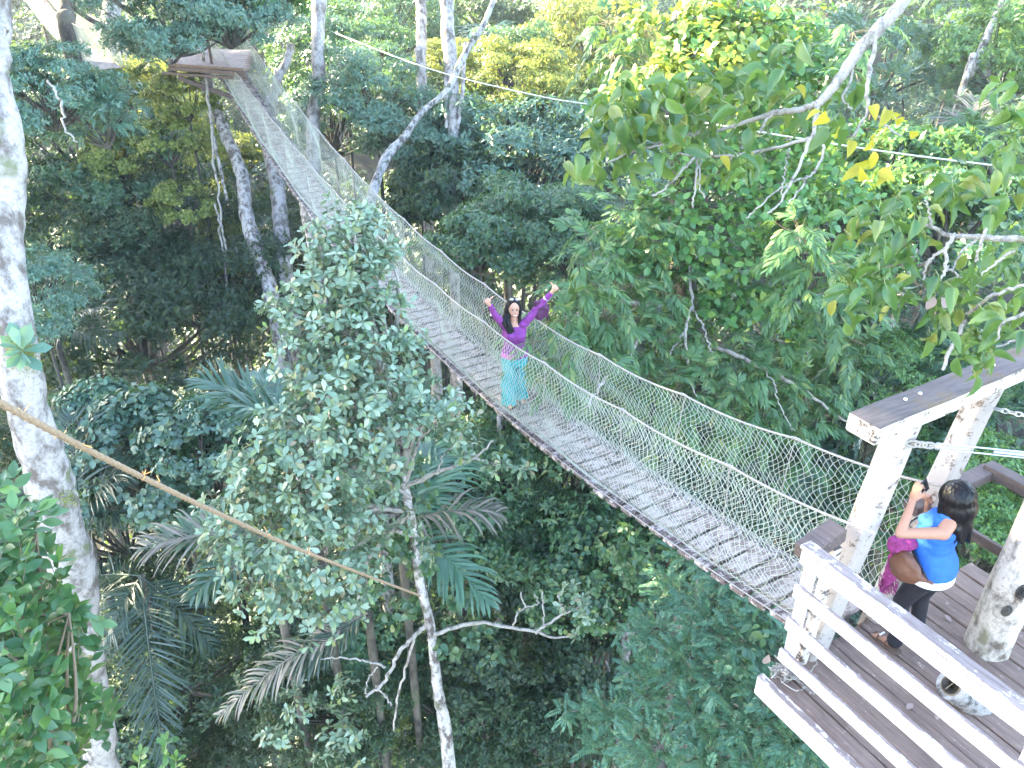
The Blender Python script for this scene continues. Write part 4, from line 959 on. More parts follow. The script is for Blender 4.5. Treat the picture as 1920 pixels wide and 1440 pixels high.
# fern-like seedlings at the bottom edge
t = loc_root('sapling', 'small pinnate sapling poking up at the bottom edge beside the pale trunk', 'plant', at=P(290, 1470, 5))
mb = MB(); tw = MB()
for a, b in (((300, 1500, 5), (312, 1390, 4.9)), ((270, 1500, 5), (262, 1415, 4.9)), ((330, 1500, 5.1), (330, 1425, 5))): sprig(mb, tw, P(*a), P(*b), 9, .075, T_OBOV, rng)
rel(mb.build('leaves', M['leaf_lush']), t); rel(tw.build('stem', M['twig_green']), t)

# right-hand tree: compound leaves below, vine-wrapped crown with sunlight coloured in above
RT = loc_root('broad_tree', 'broad tree right of bridge with finger-like leaf sprays and bare pale limbs', 'tree', at=P(1300, 700, 12.5) * [1, 1, 0])
mb = MB(); tw = MB(); RL = []
spots = [(1120, 490, 10.8, 46), (1190, 600, 11.2, 46), (1240, 650, 11.2, 40), (1130, 740, 10.8, 40), (1310, 680, 11.6, 46), (1420, 740, 11.3, 46), (1480, 560, 11.4, 46), (1180, 400, 11.4, 40), (1100, 440, 11.2, 36), (1600, 640, 12, 46), (1560, 640, 12, 46), (1390, 820, 11.6, 40), (1250, 800, 11.6, 40), (1090, 540, 10.5, 50), (1060, 600, 10.4, 40), (1130, 590, 10.8, 50), (1050, 690, 10.3, 46), (1110, 660, 10.6, 46), (1170, 540, 11, 50), (1250, 540, 11.2, 46), (1290, 600, 11.4, 40), (1210, 700, 11, 46), (1260, 740, 11, 50), (1330, 720, 11.2, 56), (1390, 700, 11.4, 50), (1370, 770, 11, 46),
         (1450, 690, 11.6, 50), (1510, 720, 11.8, 56), (1570, 700, 12, 50), (1440, 780, 11.4, 46), (1530, 790, 11.8, 50), (1600, 780, 12, 46), (1520, 500, 10.5, 50), (1500, 440, 10.2, 46), (1560, 560, 11, 50), (1240, 440, 11.4, 46), (1180, 460, 11.3, 50), (1160, 410, 11.3, 40), (1350, 640, 11.5, 50), (1440, 620, 11.6, 46), (1620, 850, 12, 40), (1560, 860, 12, 40), (1480, 850, 11.8, 40), (1160, 640, 11, 40), (1010, 640, 10.2, 30), (1150, 100, 12, 50), (1210, 60, 12, 50), (1180, 150, 12, 40), (1140, 40, 12.2, 40), (1560, 150, 11, 40), (1600, 60, 11, 36)]
for px, py, D, rp in spots:
    n = int(20 * (rp / 46) ** 2); c = P(px, py, D); R = rp * D / F
    b = c + rng.normal(size=(n, 3)) * R * [.6, .6, .45]; ax = unit(b - c) + [0, 0, -.15] + rng.normal(size=(n, 3)) * .4
    pinnate(mb, b, ax, np.tile([0, -.15, 1.], (n, 1)), rng.uniform(.25, .36, n), 9, .17, rng, T_NARROW, 1.0, .5); twigs(tw, np.repeat(c[None], n, 0), b, .0035)
rel(mb.build('crown', M['leaf_spray']), RT)
lb = MB()
for b in [[(1292, 490, 11.3, 8), (1298, 560, 11.2, 10), (1294, 580, 11.1, 11), (1285, 620, 11, 9), (1288, 670, 11, 8), (1295, 710, 10.9, 6), (1305, 745, 10.8, 4)], [(1296, 575, 11.1, 7), (1320, 620, 11, 6), (1335, 665, 11, 4)], [(1284, 622, 11, 6), (1255, 665, 10.9, 4)], [(1296, 575, 11.1, 5), (1280, 560, 11.1, 4)],
          [(1236, 606, 11.2, 14), (1200, 635, 11, 14), (1165, 672, 10.8, 12), (1130, 715, 10.2, 11), (1100, 760, 9.8, 8)], [(1128, 558, 10.8, 8), (1090, 585, 10.6, 7), (1055, 615, 10.4, 4)], [(1315, 645, 11.6, 12), (1370, 660, 11.4, 14), (1420, 685, 11.3, 13), (1470, 710, 11.3, 12), (1540, 755, 11.4, 9), (1600, 800, 11.5, 6)],
          [(1430, 685, 11.2, 6), (1450, 720, 11.1, 5), (1465, 770, 11, 4), (1490, 810, 11, 3)], [(1390, 600, 11.8, 8), (1440, 630, 11.7, 9), (1520, 665, 11.8, 6)], [(1165, 568, 11, 16), (1200, 570, 11.1, 16), (1240, 575, 11.2, 12)], [(1185, 655, 10.7, 4), (1175, 700, 10.5, 3)]]:
    c, r = path(b, 26, .012, rng); lb.tube(c, r * .6, 8, rng, .1)
rel(lb.build('branch', M['twig']), RT); rel(tw.build('twig', M['twig_brown']), RT)
tr_, _ = trunk_obj([(1300, -60, 13, 44), (1290, 120, 12.8, 44), (1280, 300, 12.6, 46), (1275, 480, 12.4, 48), (1290, 750, 13, 52)], M['bark_brown'], 60, .1, top=(0, 0, 3), seed=8); rel(tr_, RT)
VT = loc_root('climbing_vine', 'curtain of round vine leaves with a top coloured yellow-green for sunlight cloaking the broad tree', 'vine', at=P(1300, 500, 12))
mb, tw = clumps([(1290, 60, 11.6, 60), (1340, 50, 11.4, 60), (1400, 60, 11.4, 60), (1460, 50, 11.6, 60), (1520, 60, 11.8, 56), (1330, 120, 11.2, 60), (1270, 120, 11.3, 50), (1390, 130, 11.3, 60), (1450, 130, 11.4, 66), (1510, 140, 11.5, 60), (1560, 100, 11.8, 50), (1220, 150, 11.4, 46), (1170, 175, 11.5, 40), (1130, 195, 11.5, 36), (1430, 200, 11.4, 60), (1500, 210, 11.5, 60), (1370, 10, 11.8, 60),
    (1260, 400, 11.4, 60), (1330, 420, 11.3, 66), (1400, 400, 11.4, 66), (1290, 460, 11.3, 60), (1360, 490, 11.2, 66), (1430, 480, 11.3, 60), (1210, 480, 11.4, 50), (1400, 560, 11.4, 60), (1340, 560, 11.3, 55), (1460, 550, 11.5, 50), (1150, 470, 11.3, 40), (1450, 350, 11.4, 60), (1500, 380, 11.5, 55), (1540, 330, 11.6, 60), (1590, 380, 11.8, 55), (1380, 330, 11.5, 60), (1300, 340, 11.5, 60), (1560, 250, 11.6, 55), (1120, 520, 11.2, 30), (1370, 600, 11.5, 40), (1480, 610, 11.6, 40), (1200, 420, 11.6, 50), (1240, 520, 11.6, 50), (1310, 520, 11.5, 60), (1420, 290, 11.6, 60), (1350, 260, 11.7, 60), (1290, 280, 11.8, 60), (1480, 270, 11.8, 60), (1530, 400, 11.6, 55), (1500, 470, 11.5, 55), (1570, 480, 11.8, 50), (1230, 370, 11.8, 45)], 80, 4, .14, rng, T_ROUND, 1.1, 1, .45)
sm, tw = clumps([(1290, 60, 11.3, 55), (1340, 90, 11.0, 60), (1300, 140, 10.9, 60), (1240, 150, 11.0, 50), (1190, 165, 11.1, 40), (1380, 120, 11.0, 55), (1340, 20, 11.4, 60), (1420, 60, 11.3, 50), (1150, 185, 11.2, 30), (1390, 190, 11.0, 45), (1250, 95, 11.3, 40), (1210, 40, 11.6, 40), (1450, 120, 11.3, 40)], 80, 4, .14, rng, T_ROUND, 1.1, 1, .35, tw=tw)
o = rel(sm.build('leaves', M['leaf_sun_painted']), VT); o['label'] = 'upper leaves with sunlight put into their yellow-green colour'
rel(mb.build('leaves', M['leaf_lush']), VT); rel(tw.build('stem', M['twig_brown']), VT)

# near branch with large ribbed leaves
NB = loc_root('overhanging_branch', 'thick pale branch from the top edge bearing big ribbed leaves and yellow ones', 'branch', at=P(1560, 170, 5))
mb = MB(); ym = MB(); tw = MB(); lb = MB()
segs_ = [[(1730, -60, 5.0, 26), (1690, 10, 5.0, 24), (1640, 60, 5, 24), (1600, 110, 5, 22), (1560, 165, 5, 18), (1535, 195, 5, 14)], [(1538, 192, 5, 13), (1500, 205, 5.1, 12), (1450, 213, 5.2, 11), (1400, 230, 5.3, 8), (1340, 245, 5.4, 6)],
         [(1535, 195, 5, 10), (1527, 240, 4.95, 8), (1515, 270, 4.9, 7), (1500, 310, 4.9, 6), (1480, 350, 4.85, 5), (1458, 385, 4.85, 4), (1440, 400, 4.8, 4)], [(1520, 258, 4.95, 7), (1480, 270, 5, 6), (1420, 285, 5.1, 6), (1360, 294, 5.1, 5), (1310, 292, 5.2, 5), (1270, 288, 5.2, 3)],
         [(1640, 62, 5, 9), (1632, 130, 4.95, 9), (1625, 170, 4.9, 8), (1625, 210, 4.9, 6), (1600, 255, 4.85, 4)], [(1625, 200, 4.9, 6), (1660, 235, 4.9, 5), (1690, 255, 4.9, 3)], [(1545, 270, 4.9, 6), (1535, 310, 4.9, 5), (1510, 340, 4.85, 4), (1480, 380, 4.8, 3)],
         [(1305, 292, 5.2, 6), (1280, 320, 5.15, 5), (1250, 350, 5.1, 4), (1225, 368, 5.1, 4)], [(1250, 270, 5.2, 5), (1200, 280, 5.2, 5), (1140, 305, 5.2, 3)], [(1310, 250, 5.3, 5), (1240, 265, 5.3, 5), (1180, 290, 5.3, 4)], [(1308, 294, 5.2, 5), (1305, 340, 5.1, 4), (1298, 390, 5.1, 3)], [(1315, 294, 5.2, 4), (1312, 345, 5.1, 3), (1320, 370, 5.1, 3)],
         [(1480, 278, 5, 4), (1470, 330, 4.95, 3), (1465, 375, 4.9, 3)], [(1600, 110, 5, 8), (1595, 150, 5, 5), (1580, 185, 5, 4), (1600, 205, 5, 3)], [(1515, 330, 4.9, 4), (1460, 355, 4.85, 3), (1400, 410, 4.85, 3)], [(1450, 213, 5.2, 5), (1430, 235, 5.2, 5), (1425, 250, 5.2, 3)]]
for b in segs_: c, r = path(b, 24, .004, rng); lb.tube(c, r, 8, rng, .08)
LP = [(1120, 270), (1150, 330), (1090, 345), (1125, 300), (1180, 240), (1200, 200), (1170, 225), (1210, 260), (1240, 210), (1260, 170), (1290, 200), (1300, 160), (1330, 190), (1350, 170), (1360, 230), (1330, 240), (1385, 215), (1400, 170), (1290, 255), (1240, 250), (1190, 300), (1230, 310), (1270, 280), (1340, 285), (1380, 330), (1350, 335), (1400, 320), (1430, 180), (1460, 160), (1480, 120), (1470, 240), (1440, 110), (1480, 200), (1180, 170), (1215, 230), (1150, 210), (1110, 320), (1410, 260), (1310, 215), (1270, 230), (1560, 200), (1590, 180), (1560, 260), (1140, 245), (1165, 265), (1255, 195), (1320, 265), (1375, 185)]
def hang(mb, px, py, D, size, n=2, T=T_RIB, wid=1.0, sp=12):
    for _ in range(n):
        p = P(px + rng.normal() * sp, py - 22 + rng.normal() * sp * .7, D + rng.normal() * .12)
        ax = np.array([[rng.normal() * .75, rng.normal() * .5, -rng.uniform(-.1, 1.0)]]); nr = unit(EYE - p)[None] * .6 + [0, 0, .7] + rng.normal(size=(1, 3)) * .6
        leaves(mb, p[None], ax, nr, np.array([size * rng.uniform(.75, 1.15)]), T, wid)
        q = p + np.array([rng.normal() * .03, .02, .028]); tw.segs(q[None], p[None], .002)
for px, py in LP: hang(mb, px, py, 5.2 + rng.normal() * .15, .155, 6, wid=.8, sp=18)
for px, py in [(1555, 240), (1570, 275), (1600, 290), (1640, 275), (1640, 300), (1645, 320), (1620, 340), (1655, 345), (1665, 235), (1680, 245), (1700, 260), (1490, 185), (1548, 225), (1620, 355), (1660, 355), (1350, 320), (1405, 315), (1635, 215), (1655, 225)]: hang(ym, px, py, 4.95, .12, 1, T_RIB, .95, 6)
rel(lb.build('branch', M['twig']), NB); rel(tw.build('leaf_stalk', M['twig_green']), NB); rel(mb.build('leaves', M['leaf_ribbed']), NB); o = rel(ym.build('leaves', M['leaf_yellow']), NB); o['label'] = 'yellow leaves'

# branch reaching in from the right edge
EB = loc_root('overhanging_branch', 'forked pale branch with large drooping oval leaves reaching in from the right edge', 'branch', at=P(1800, 470, 4.6))
mb = MB(); tw = MB(); lb = MB()
for b in [[(2010, 460, 4.2, 16), (1920, 450, 4.3, 14), (1880, 447, 4.35, 12), (1820, 443, 4.4, 10), (1780, 440, 4.45, 10), (1745, 425, 4.5, 7), (1710, 425, 4.55, 4)], [(1745, 425, 4.5, 6), (1742, 395, 4.5, 4), (1735, 375, 4.5, 3)], [(1790, 440, 4.4, 8), (1770, 465, 4.4, 7), (1740, 490, 4.45, 5), (1730, 525, 4.5, 3)], [(1772, 465, 4.4, 7), (1774, 500, 4.4, 7), (1765, 520, 4.4, 5), (1745, 545, 4.45, 3)], [(1774, 498, 4.4, 5), (1800, 520, 4.4, 3)],
          [(1850, 430, 4.3, 6), (1838, 460, 4.3, 6), (1830, 490, 4.35, 4)], [(1830, 450, 4.4, 5), (1800, 475, 4.4, 4), (1785, 510, 4.4, 3)], [(1900, 470, 4.3, 5), (1870, 490, 4.3, 5), (1840, 515, 4.35, 3)], [(2000, 520, 4.2, 8), (1920, 535, 4.3, 6), (1850, 555, 4.4, 4)], [(2000, 560, 4.2, 10), (1920, 590, 4.3, 8), (1880, 605, 4.3, 5), (1870, 640, 4.3, 3)], [(1810, 600, 4.6, 8), (1790, 640, 4.6, 9), (1765, 695, 4.6, 6)], [(1700, 520, 4.7, 4), (1670, 545, 4.8, 5), (1620, 570, 4.8, 3)], [(1720, 500, 4.6, 5), (1670, 500, 4.7, 4), (1600, 510, 4.8, 3)],
          [(1815, 590, 4.6, 6), (1850, 560, 4.4, 6), (1900, 540, 4.3, 7)], [(2000, 640, 4.3, 6), (1920, 635, 4.4, 5), (1870, 650, 4.4, 3)], [(1720, 500, 4.6, 5), (1745, 490, 4.45, 5)]]:
    c, r = path(b, 22, .004, rng); lb.tube(c, r, 8, rng, .08)
for px, py in [(1600, 430), (1640, 410), (1660, 440), (1690, 400), (1700, 430), (1725, 400), (1750, 385), (1790, 400), (1840, 390), (1880, 400), (1900, 430), (1850, 430), (1620, 470), (1580, 520), (1600, 550), (1640, 500), (1660, 480), (1690, 510), (1720, 470), (1680, 550), (1630, 540), (1590, 560), (1665, 570), (1700, 560), (1740, 540), (1760, 570), (1800, 540), (1780, 590), (1810, 560), (1840, 520), (1870, 540), (1900, 560), (1880, 590), (1850, 600), (1830, 570), (1900, 500), (1860, 480), (1800, 490), (1745, 600), (1790, 620), (1830, 640), (1870, 650), (1860, 690), (1900, 620), (1910, 660), (1680, 600), (1615, 600), (1830, 600), (1760, 640), (1810, 690), (1825, 670), (1900, 350), (1860, 300), (1910, 200), (1890, 180), (1900, 230), (1870, 340), (1830, 350), (1760, 340), (1800, 370), (1910, 290)]: hang(mb, px, py, 4.6 + rng.normal() * .15, .135, 5, T_RIB, .72, 18)
rel(lb.build('branch', M['twig']), EB); rel(tw.build('leaf_stalk', M['twig_green']), EB); rel(mb.build('leaves', M['leaf_ribbed']), EB)
t = loc_root('withered_leaf', 'curled pinkish white dead leaf hanging among green leaves at the right', 'leaf', at=P(1760, 565, 4.4)); mb = MB()
leaves(mb, np.array([P(1752, 555, 4.35), P(1765, 558, 4.35)]), np.array([[-.2, 0, -1.], [.6, 0, -.6]]), np.array([[0, -1., .3], [.3, -1, .2]]), .09, T_ROUND); rel(mb.build('blade', flat('dead_leaf', (.26, .19, .17), .6)), t)

# feathery shrub below the bridge, lower right
FS = loc_root('feathery_tree', 'fine-leaved feathery tree filling the space below the near end of the bridge', 'tree', at=P(1330, 1300, 11) * [1, 1, 0])
mb = MB(); tw = MB()
SP_ = [(1440, 1150, 9.0, 66), (1380, 1090, 9.6, 60), (1310, 1040, 10.4, 60), (1500, 1190, 8.6, 40), (1400, 1200, 8.9, 70), (1330, 1160, 9.4, 66), (1270, 1110, 10.2, 56), (1240, 1190, 9.8, 56), (1290, 1240, 9.2, 66), (1370, 1280, 8.8, 70), (1450, 1290, 8.4, 60), (1520, 1310, 8.2, 60), (1230, 1280, 9.4, 60), (1310, 1340, 8.8, 66), (1400, 1370, 8.4, 70), (1490, 1390, 8, 66), (1570, 1390, 7.8, 60), (1200, 1330, 9.4, 50), (1150, 1340, 9.6, 42), (1100, 1345, 9.8, 36), (1060, 1335, 9.9, 24), (1140, 1400, 9.4, 50), (1230, 1410, 8.8, 66), (1330, 1430, 8.4, 66), (1430, 1450, 8, 60), (1190, 1250, 9.8, 36), (1180, 1180, 10.6, 26)]
for px, py, D, rp in SP_:
    n = int(80 * (rp / 60) ** 2); c = P(px, py, D); R = rp * D / F; d = rdir(rng, n); d[:, 2] = d[:, 2] * .8 + .25
    b = c + d * R * rng.uniform(.3, 1.15, (n, 1)) * [1, 1, .8]; ax = unit(d + rng.normal(size=(n, 3)) * .3 + [0, 0, .05])
    pinnate(mb, b - ax * .1, ax, np.tile([0, -.1, 1.], (n, 1)), rng.uniform(.16, .26, n), 9, .066, rng, T_DIA, 1.0, .25); twigs(tw, np.repeat(c[None], n, 0) * .4 + b * .6, b, .003)
rel(mb.build('crown', M['leaf_feather']), FS); rel(tw.build('twig', M['twig_brown']), FS)
tr_, _ = trunk_obj([(1300, 1230, 10.6, 16), (1290, 1350, 11, 20), (1280, 1440, 11.6, 22)], M['bark_brown'], 30, seed=9); rel(tr_, FS)
lb = MB()
for px, py, D, rp in SP_[::2]:
    a = P(1300, 1260, 10.6); e = P(px, py, D); c, r = curve([a, (a + e) / 2 + [0, 0, -.2], e], [.04, .02, .006], 14); lb.tube(c, r, 6)
rel(lb.build('branch', M['twig']), FS)
t = loc_root('fallen_leaf', 'large dry curled leaf caught in the foliage just left of the railing corner', 'leaf', at=P(1432, 1232, 8.2)); mb = MB(); leaves(mb, P(1432, 1245, 8.2)[None], np.array([[.3, 0, 1.]]), np.array([[.1, -1, .4]]), .13 * np.ones(1), T_ROUND); rel(mb.build('blade', flat('dry_leaf', (.28, .2, .17), .6)), t)
t = loc_root('round_leaf_shrub', 'small round-leaved shrub tucked beneath the end of the bridge deck', 'shrub', at=P(1460, 1130, 9.4))
mb, tw = clumps([(1440, 1130, 9, 40), (1420, 1190, 8.7, 30), (1380, 1240, 8.5, 30), (1480, 1290, 8.1, 26), (1240, 1020, 11, 46), (1200, 1060, 11, 50), (1150, 1040, 11.2, 46), (1180, 980, 11.4, 40), (1290, 1000, 11, 36)], 40, 4, .12, rng, T_ROUND, 1, 1, .4); rel(mb.build('leaves', M['leaf_mid']), t); rel(tw.build('stem', M['twig_brown']), t)

# ---------------------------------------------------------------- palms
def frond(base, d, L, rng, droop=.45, ll=.5, n=46, wd=.035, up=(0, 0, 1), hang_=.5, name='frond', m='palm', parent=None):
    base = np.array(base, float); d = unit(np.array(d, float)); t = np.linspace(0, 1, 24)[:, None]
    c = base + d * L * t + np.array([0, 0, -1.]) * L * droop * t ** 2; T = unit(np.gradient(c, axis=0)); mb = MB(); mb.tube(c, np.linspace(.018, .004, 24) * L / 2.2, 5)
    up = np.array(up, float)
    for k in range(n):
        f = .12 + .88 * k / (n - 1); i = min(int(f * 23), 22); g = f * 23 - i; p = c[i] * (1 - g) + c[min(i + 1, 23)] * g; td = T[i]; sd = unit(np.cross(td, up))
        nn = np.cross(sd, td)
        for s_ in (-1, 1):
            if rng.random() < (.22 if m == 'palm_dry' else .08): continue
            l = ll * (math.sin(math.pi * min(.97, .15 + .8 * f)) ** .7) * rng.uniform(.85, 1.1)
            a = unit(sd * s_ * (1 - .35 * f) + td * (.55 + .5 * f) + nn * rng.uniform(0, .3) + rng.normal(size=3) * (.16 if m == 'palm_dry' else .1) + np.array([0, 0, -.12]) * math.sin(k * .7))
            q = [p]; dd = a.copy(); 
            for z in range(4): q.append(q[-1] + dd * l / 4); dd = unit(dd + np.array([0, 0, -hang_ * (.2 + .25 * z)]) + rng.normal(size=3) * .04)
            q = np.array(q); wv = unit(np.cross(a, nn) + rng.normal(size=3) * .2) * wd * .5; ws = np.array([.35, 1, .95, .7, .05])[:, None]
            V = np.concatenate([q - wv * ws, q + wv * ws]); mb.add(V, [[z, z + 1, z + 6, z + 5] for z in range(4)])
    return mb.build(name, M[m], parent)
def palm(label, crown, specs, group='palms below the walkway'):
    c0 = P(*crown); g = float(ground_z(c0[0], c0[1])); t = thing('palm_tree', label, 'palm', group, (c0[0], c0[1], g))
    mb = MB(); zz = np.linspace(0, c0[2] - g, 20); mb.tube(np.stack([c0[0] + 0 * zz, c0[1] + 0 * zz, g + zz], 1), .06 + .006 * np.sin(zz * 9), 10); rel(mb.build('trunk', M['bark_brown']), t)
    for (tx, ty, tD, m, dr, ll, hg) in specs:
        e = P(tx, ty, tD); L = np.linalg.norm(e - c0); rel(frond(c0, e - c0 + [0, 0, dr * L], L, rng, dr, ll, int(26 + L * 9), {'palm_dark': .024, 'palm_dry': .03}.get(m, .04), (0, -.1, 1), hg, m=m), t)
    return t
palm('green palm with one fan of broad stiff leaflets showing left of the silvery tree', (560, 800, 9.6), [(365, 700, 9.4, 'palm', .15, .62, .25), (420, 745, 9.0, 'palm', .25, .55, .4), (480, 690, 10.2, 'palm', .2, .5, .4)])
palm('palm with brown dried fronds arching left above the dark hollow', (500, 1010, 10), [(235, 1025, 9.6, 'palm_dry', .35, .62, .55), (290, 1000, 10.2, 'palm', .3, .55, .5), (360, 1120, 9.3, 'palm', .3, .5, .5), (540, 1080, 9.0, 'palm', .4, .5, .6)])
palm('palm with withered fronds hanging right of the slender mottled trunk', (750, 985, 10.2), [(965, 950, 9.9, 'palm_dry', .35, .6, .9), (880, 830, 10.6, 'palm', .35, .75, .7), (825, 800, 10.8, 'palm', .3, .65, .7), (700, 780, 10.8, 'palm', .3, .7, .7), (910, 1130, 9.6, 'palm', .4, .6, .6), (640, 900, 10.6, 'palm', .3, .7, .7)])
palm('low palm whose ragged grey fronds hang over the black hollow at the bottom', (690, 1150, 10.8), [(435, 1330, 10.4, 'palm_dry', .3, .55, .7), (560, 1260, 10.4, 'palm_dark', .3, .5, .6), (600, 1200, 11, 'palm_dry', .3, .5, .6)])
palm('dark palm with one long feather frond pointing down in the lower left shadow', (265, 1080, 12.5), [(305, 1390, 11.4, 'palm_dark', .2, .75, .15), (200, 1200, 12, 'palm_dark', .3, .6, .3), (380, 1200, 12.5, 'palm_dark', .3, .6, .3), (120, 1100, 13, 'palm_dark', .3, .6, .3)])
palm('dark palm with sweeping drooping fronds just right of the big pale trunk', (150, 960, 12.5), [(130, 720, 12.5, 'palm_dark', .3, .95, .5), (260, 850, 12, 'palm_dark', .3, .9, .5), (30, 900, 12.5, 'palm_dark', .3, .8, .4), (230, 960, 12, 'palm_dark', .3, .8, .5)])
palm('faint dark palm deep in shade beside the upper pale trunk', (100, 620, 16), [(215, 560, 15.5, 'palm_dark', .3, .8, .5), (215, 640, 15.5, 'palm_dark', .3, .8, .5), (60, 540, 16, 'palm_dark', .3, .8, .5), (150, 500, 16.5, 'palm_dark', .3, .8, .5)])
palm('palm at the bottom edge with spiky fronds right of the mottled trunk', (930, 1470, 13.5), [(1000, 1390, 13, 'palm', .3, .7, .3), (860, 1400, 13.4, 'palm', .3, .6, .3), (930, 1380, 13.8, 'palm', .25, .6, .3)])
palm('distant palm with drooping fronds behind the forked white trunks', (920, 50, 30), [(860, 90, 29.5, 'palm', .5, 1.2, .8), (950, 110, 29.5, 'palm', .5, 1.2, .8), (905, 120, 29, 'palm', .5, 1.2, .8), (960, 60, 30, 'palm', .5, 1.2, .8)])
palm('palm with one sun-bleached spiky rosette high at the upper right', (1820, 220, 16), [(1790, 300, 15.6, 'palm', .3, .7, .4), (1850, 300, 15.6, 'palm', .3, .7, .4), (1880, 220, 16, 'palm_dry', .2, .6, .2), (1770, 230, 16, 'palm_dry', .2, .6, .2), (1830, 180, 16.4, 'palm_dry', .2, .6, .2)])

# ---------------------------------------------------------------- trees that stand apart in the background
def bg_tree(pts, crown, s, kind, leaf, label, m='bark_pale', cat='tree', extra=(), seed=1, top=None, wob=.0, lump=.07, down=True):
    tr_, W = trunk_obj(pts, M[m], 60, lump, top=top, seed=seed, wob=wob, down=down)
    root = tree(tuple(crown), None, None, s, kind, leaf, label, trunk=tr_)
    for e in extra:
        mb = MB(); c, r = path(e, 20, .01); mb.tube(c, r, 7, rngT, .1); o = mb.build('branch', M[m], root); o.location = -Vector(root.location)
    return root
Z0 = CZ
bg_tree([(598, -40, 20.3, 26), (596, 90, 20.3, 25), (598, 160, 20.3, 24), (587, 220, 20.3, 25), (588, 310, 20.3, 28), (590, 400, 20.5, 28)], (-5.5, 22.5, Z0 + 11), .4, 'high', 'leaf_mid', 'white trunk crossing behind the bridge near the steel cable anchor', 'bark_white', top=(.3, .3, 4), seed=3)
bg_tree([(786, -40, 20.4, 20), (790, 50, 20.4, 20), (790, 100, 20.4, 20), (792, 180, 20.4, 20)], (-3.2, 24, Z0 + 12), .5, 'high', 'leaf_mid', 'straight white trunk second from left in the pair at the top centre', 'bark_white', top=(-.2, 0, 4), seed=4)
bg_tree([(835, -40, 20, 26), (840, 60, 20, 25), (848, 150, 20, 24), (850, 250, 20, 20), (852, 300, 20, 18), (850, 430, 20.5, 18)], (-1.6, 22, Z0 + 10), .5, 'high', 'leaf_mid', 'tallest white trunk in the top centre, forked low with thin side stems', 'bark_white', extra=([(872, 80, 19.8, 7), (868, 160, 19.8, 8), (858, 240, 19.9, 8)], [(836, 130, 19.9, 7), (838, 240, 19.9, 7)]), top=(-.2, 0, 4), seed=6)
bg_tree([(1020, -40, 32, 18), (1018, 40, 32, 17), (1020, 90, 32, 17)], (1.5, 33, Z0 + 8), 1.0, 'high', 'leaf_mid', 'mottled grey trunk standing alone right of the white trunks', 'bark_mottled', top=(0, 0, 4), seed=7)
bg_tree([(930, -10, 19.2, 10), (905, 50, 19.2, 11), (878, 90, 19.2, 12), (858, 130, 19.2, 14), (838, 170, 19, 11), (790, 212, 18.8, 11), (760, 255, 18.6, 14), (728, 290, 18.4, 17), (704, 345, 18.2, 20), (690, 410, 18.0, 22), (685, 480, 17.8, 22)], (-1.8, 21, Z0 + 1.6), .8, 'bold', 'leaf_cyan', 'crooked leaning tree with white upper stem and dark lower trunk behind netting', 'bark_mottled', seed=8)
bg_tree([(205, -40, 27, 32), (210, 40, 27, 30), (222, 110, 27, 34), (235, 200, 27, 34)], (-16, 27, Z0 + 15.5), .8, 'high', 'leaf_mid', 'grey trunk in sun glare above the second bridge', 'bark_mottled', top=(0, 0, 4), seed=9)
bg_tree([(118, -40, 24, 30), (125, 30, 24, 30), (140, 110, 24, 30)], (-15, 22, Z0 + 4.6), .9, 'high', 'leaf_mid', 'dark shaded trunk beside the upper left rope bridge', 'bark_brown', top=(0, 0, 4), seed=10)
bg_tree([(372, 60, 20.3, 18), (385, 140, 20.2, 20), (398, 190, 20, 22), (420, 245, 19.8, 22), (440, 290, 19.6, 22), (456, 340, 19.4, 26), (462, 400, 19.2, 26), (478, 460, 19, 28), (500, 520, 18.8, 28), (518, 590, 18.6, 28), (530, 660, 18.6, 28)], (-8.6, 20.2, Z0 + 1.4), .75, 'fine', 'leaf_cyan', 'crooked lichen-spotted trunk holding up the far platform', 'bark_spotted', extra=([(378, 150, 19.8, 7), (395, 230, 19.6, 6), (410, 300, 19.4, 6), (425, 375, 19.2, 5)], [(350, 112, 20, 9), (375, 138, 20, 10)]), seed=11, lump=.12)
bg_tree([(490, 235, 20.4, 22), (508, 300, 20.2, 24), (520, 350, 20, 26), (525, 410, 19.8, 30), (532, 480, 19.6, 30), (540, 560, 19.4, 30)], (-7.2, 22.4, Z0 + 1.6), .6, 'fine', 'leaf_cyan', 'smooth white trunk directly below the far end of the bridge deck', 'bark_white', extra=([(545, 82, 20.6, 14), (538, 115, 20.6, 16), (520, 150, 20.5, 18), (505, 230, 20.4, 18)], [(500, 180, 20.3, 8), (512, 240, 20.3, 8), (515, 280, 20.2, 7)]), seed=12)
bg_tree([(572, 370, 17, 24), (578, 420, 17, 22), (590, 480, 17, 22)], (-3.9, 16.4, Z0 - 8.6), .4, 'fine', 'leaf_dark', 'flaking pink-barked trunk just under the bridge beside the silvery tree', 'bark_mottled', seed=13)
bg_tree([(852, 310, 22, 18), (850, 360, 22, 17), (845, 430, 22, 12)], (-1.6, 21, Z0 - 9), .5, 'bold', 'leaf_dark', 'broken pale stump among dark leaves in the middle distance', 'bark_white', seed=14)
bg_tree([(940, 755, 13.6, 16), (942, 800, 13.8, 16), (938, 840, 14, 15)], (-.3, 13.8, Z0 - 10.5), .35, 'fine', 'leaf_dark', 'pale thin trunk emerging beneath the bridge below the woman', 'bark_mottled', seed=15)
bg_tree([(1196, 1120, 13.4, 22), (1180, 1180, 13.6, 22), (1168, 1260, 13.8, 18), (1162, 1380, 14, 18)], (2.4, 11.6, Z0 - 10.6), .55, 'bold', 'leaf_mid', 'brown and white trunk standing in the dark gap below the bridge', 'bark_mottled', seed=16)
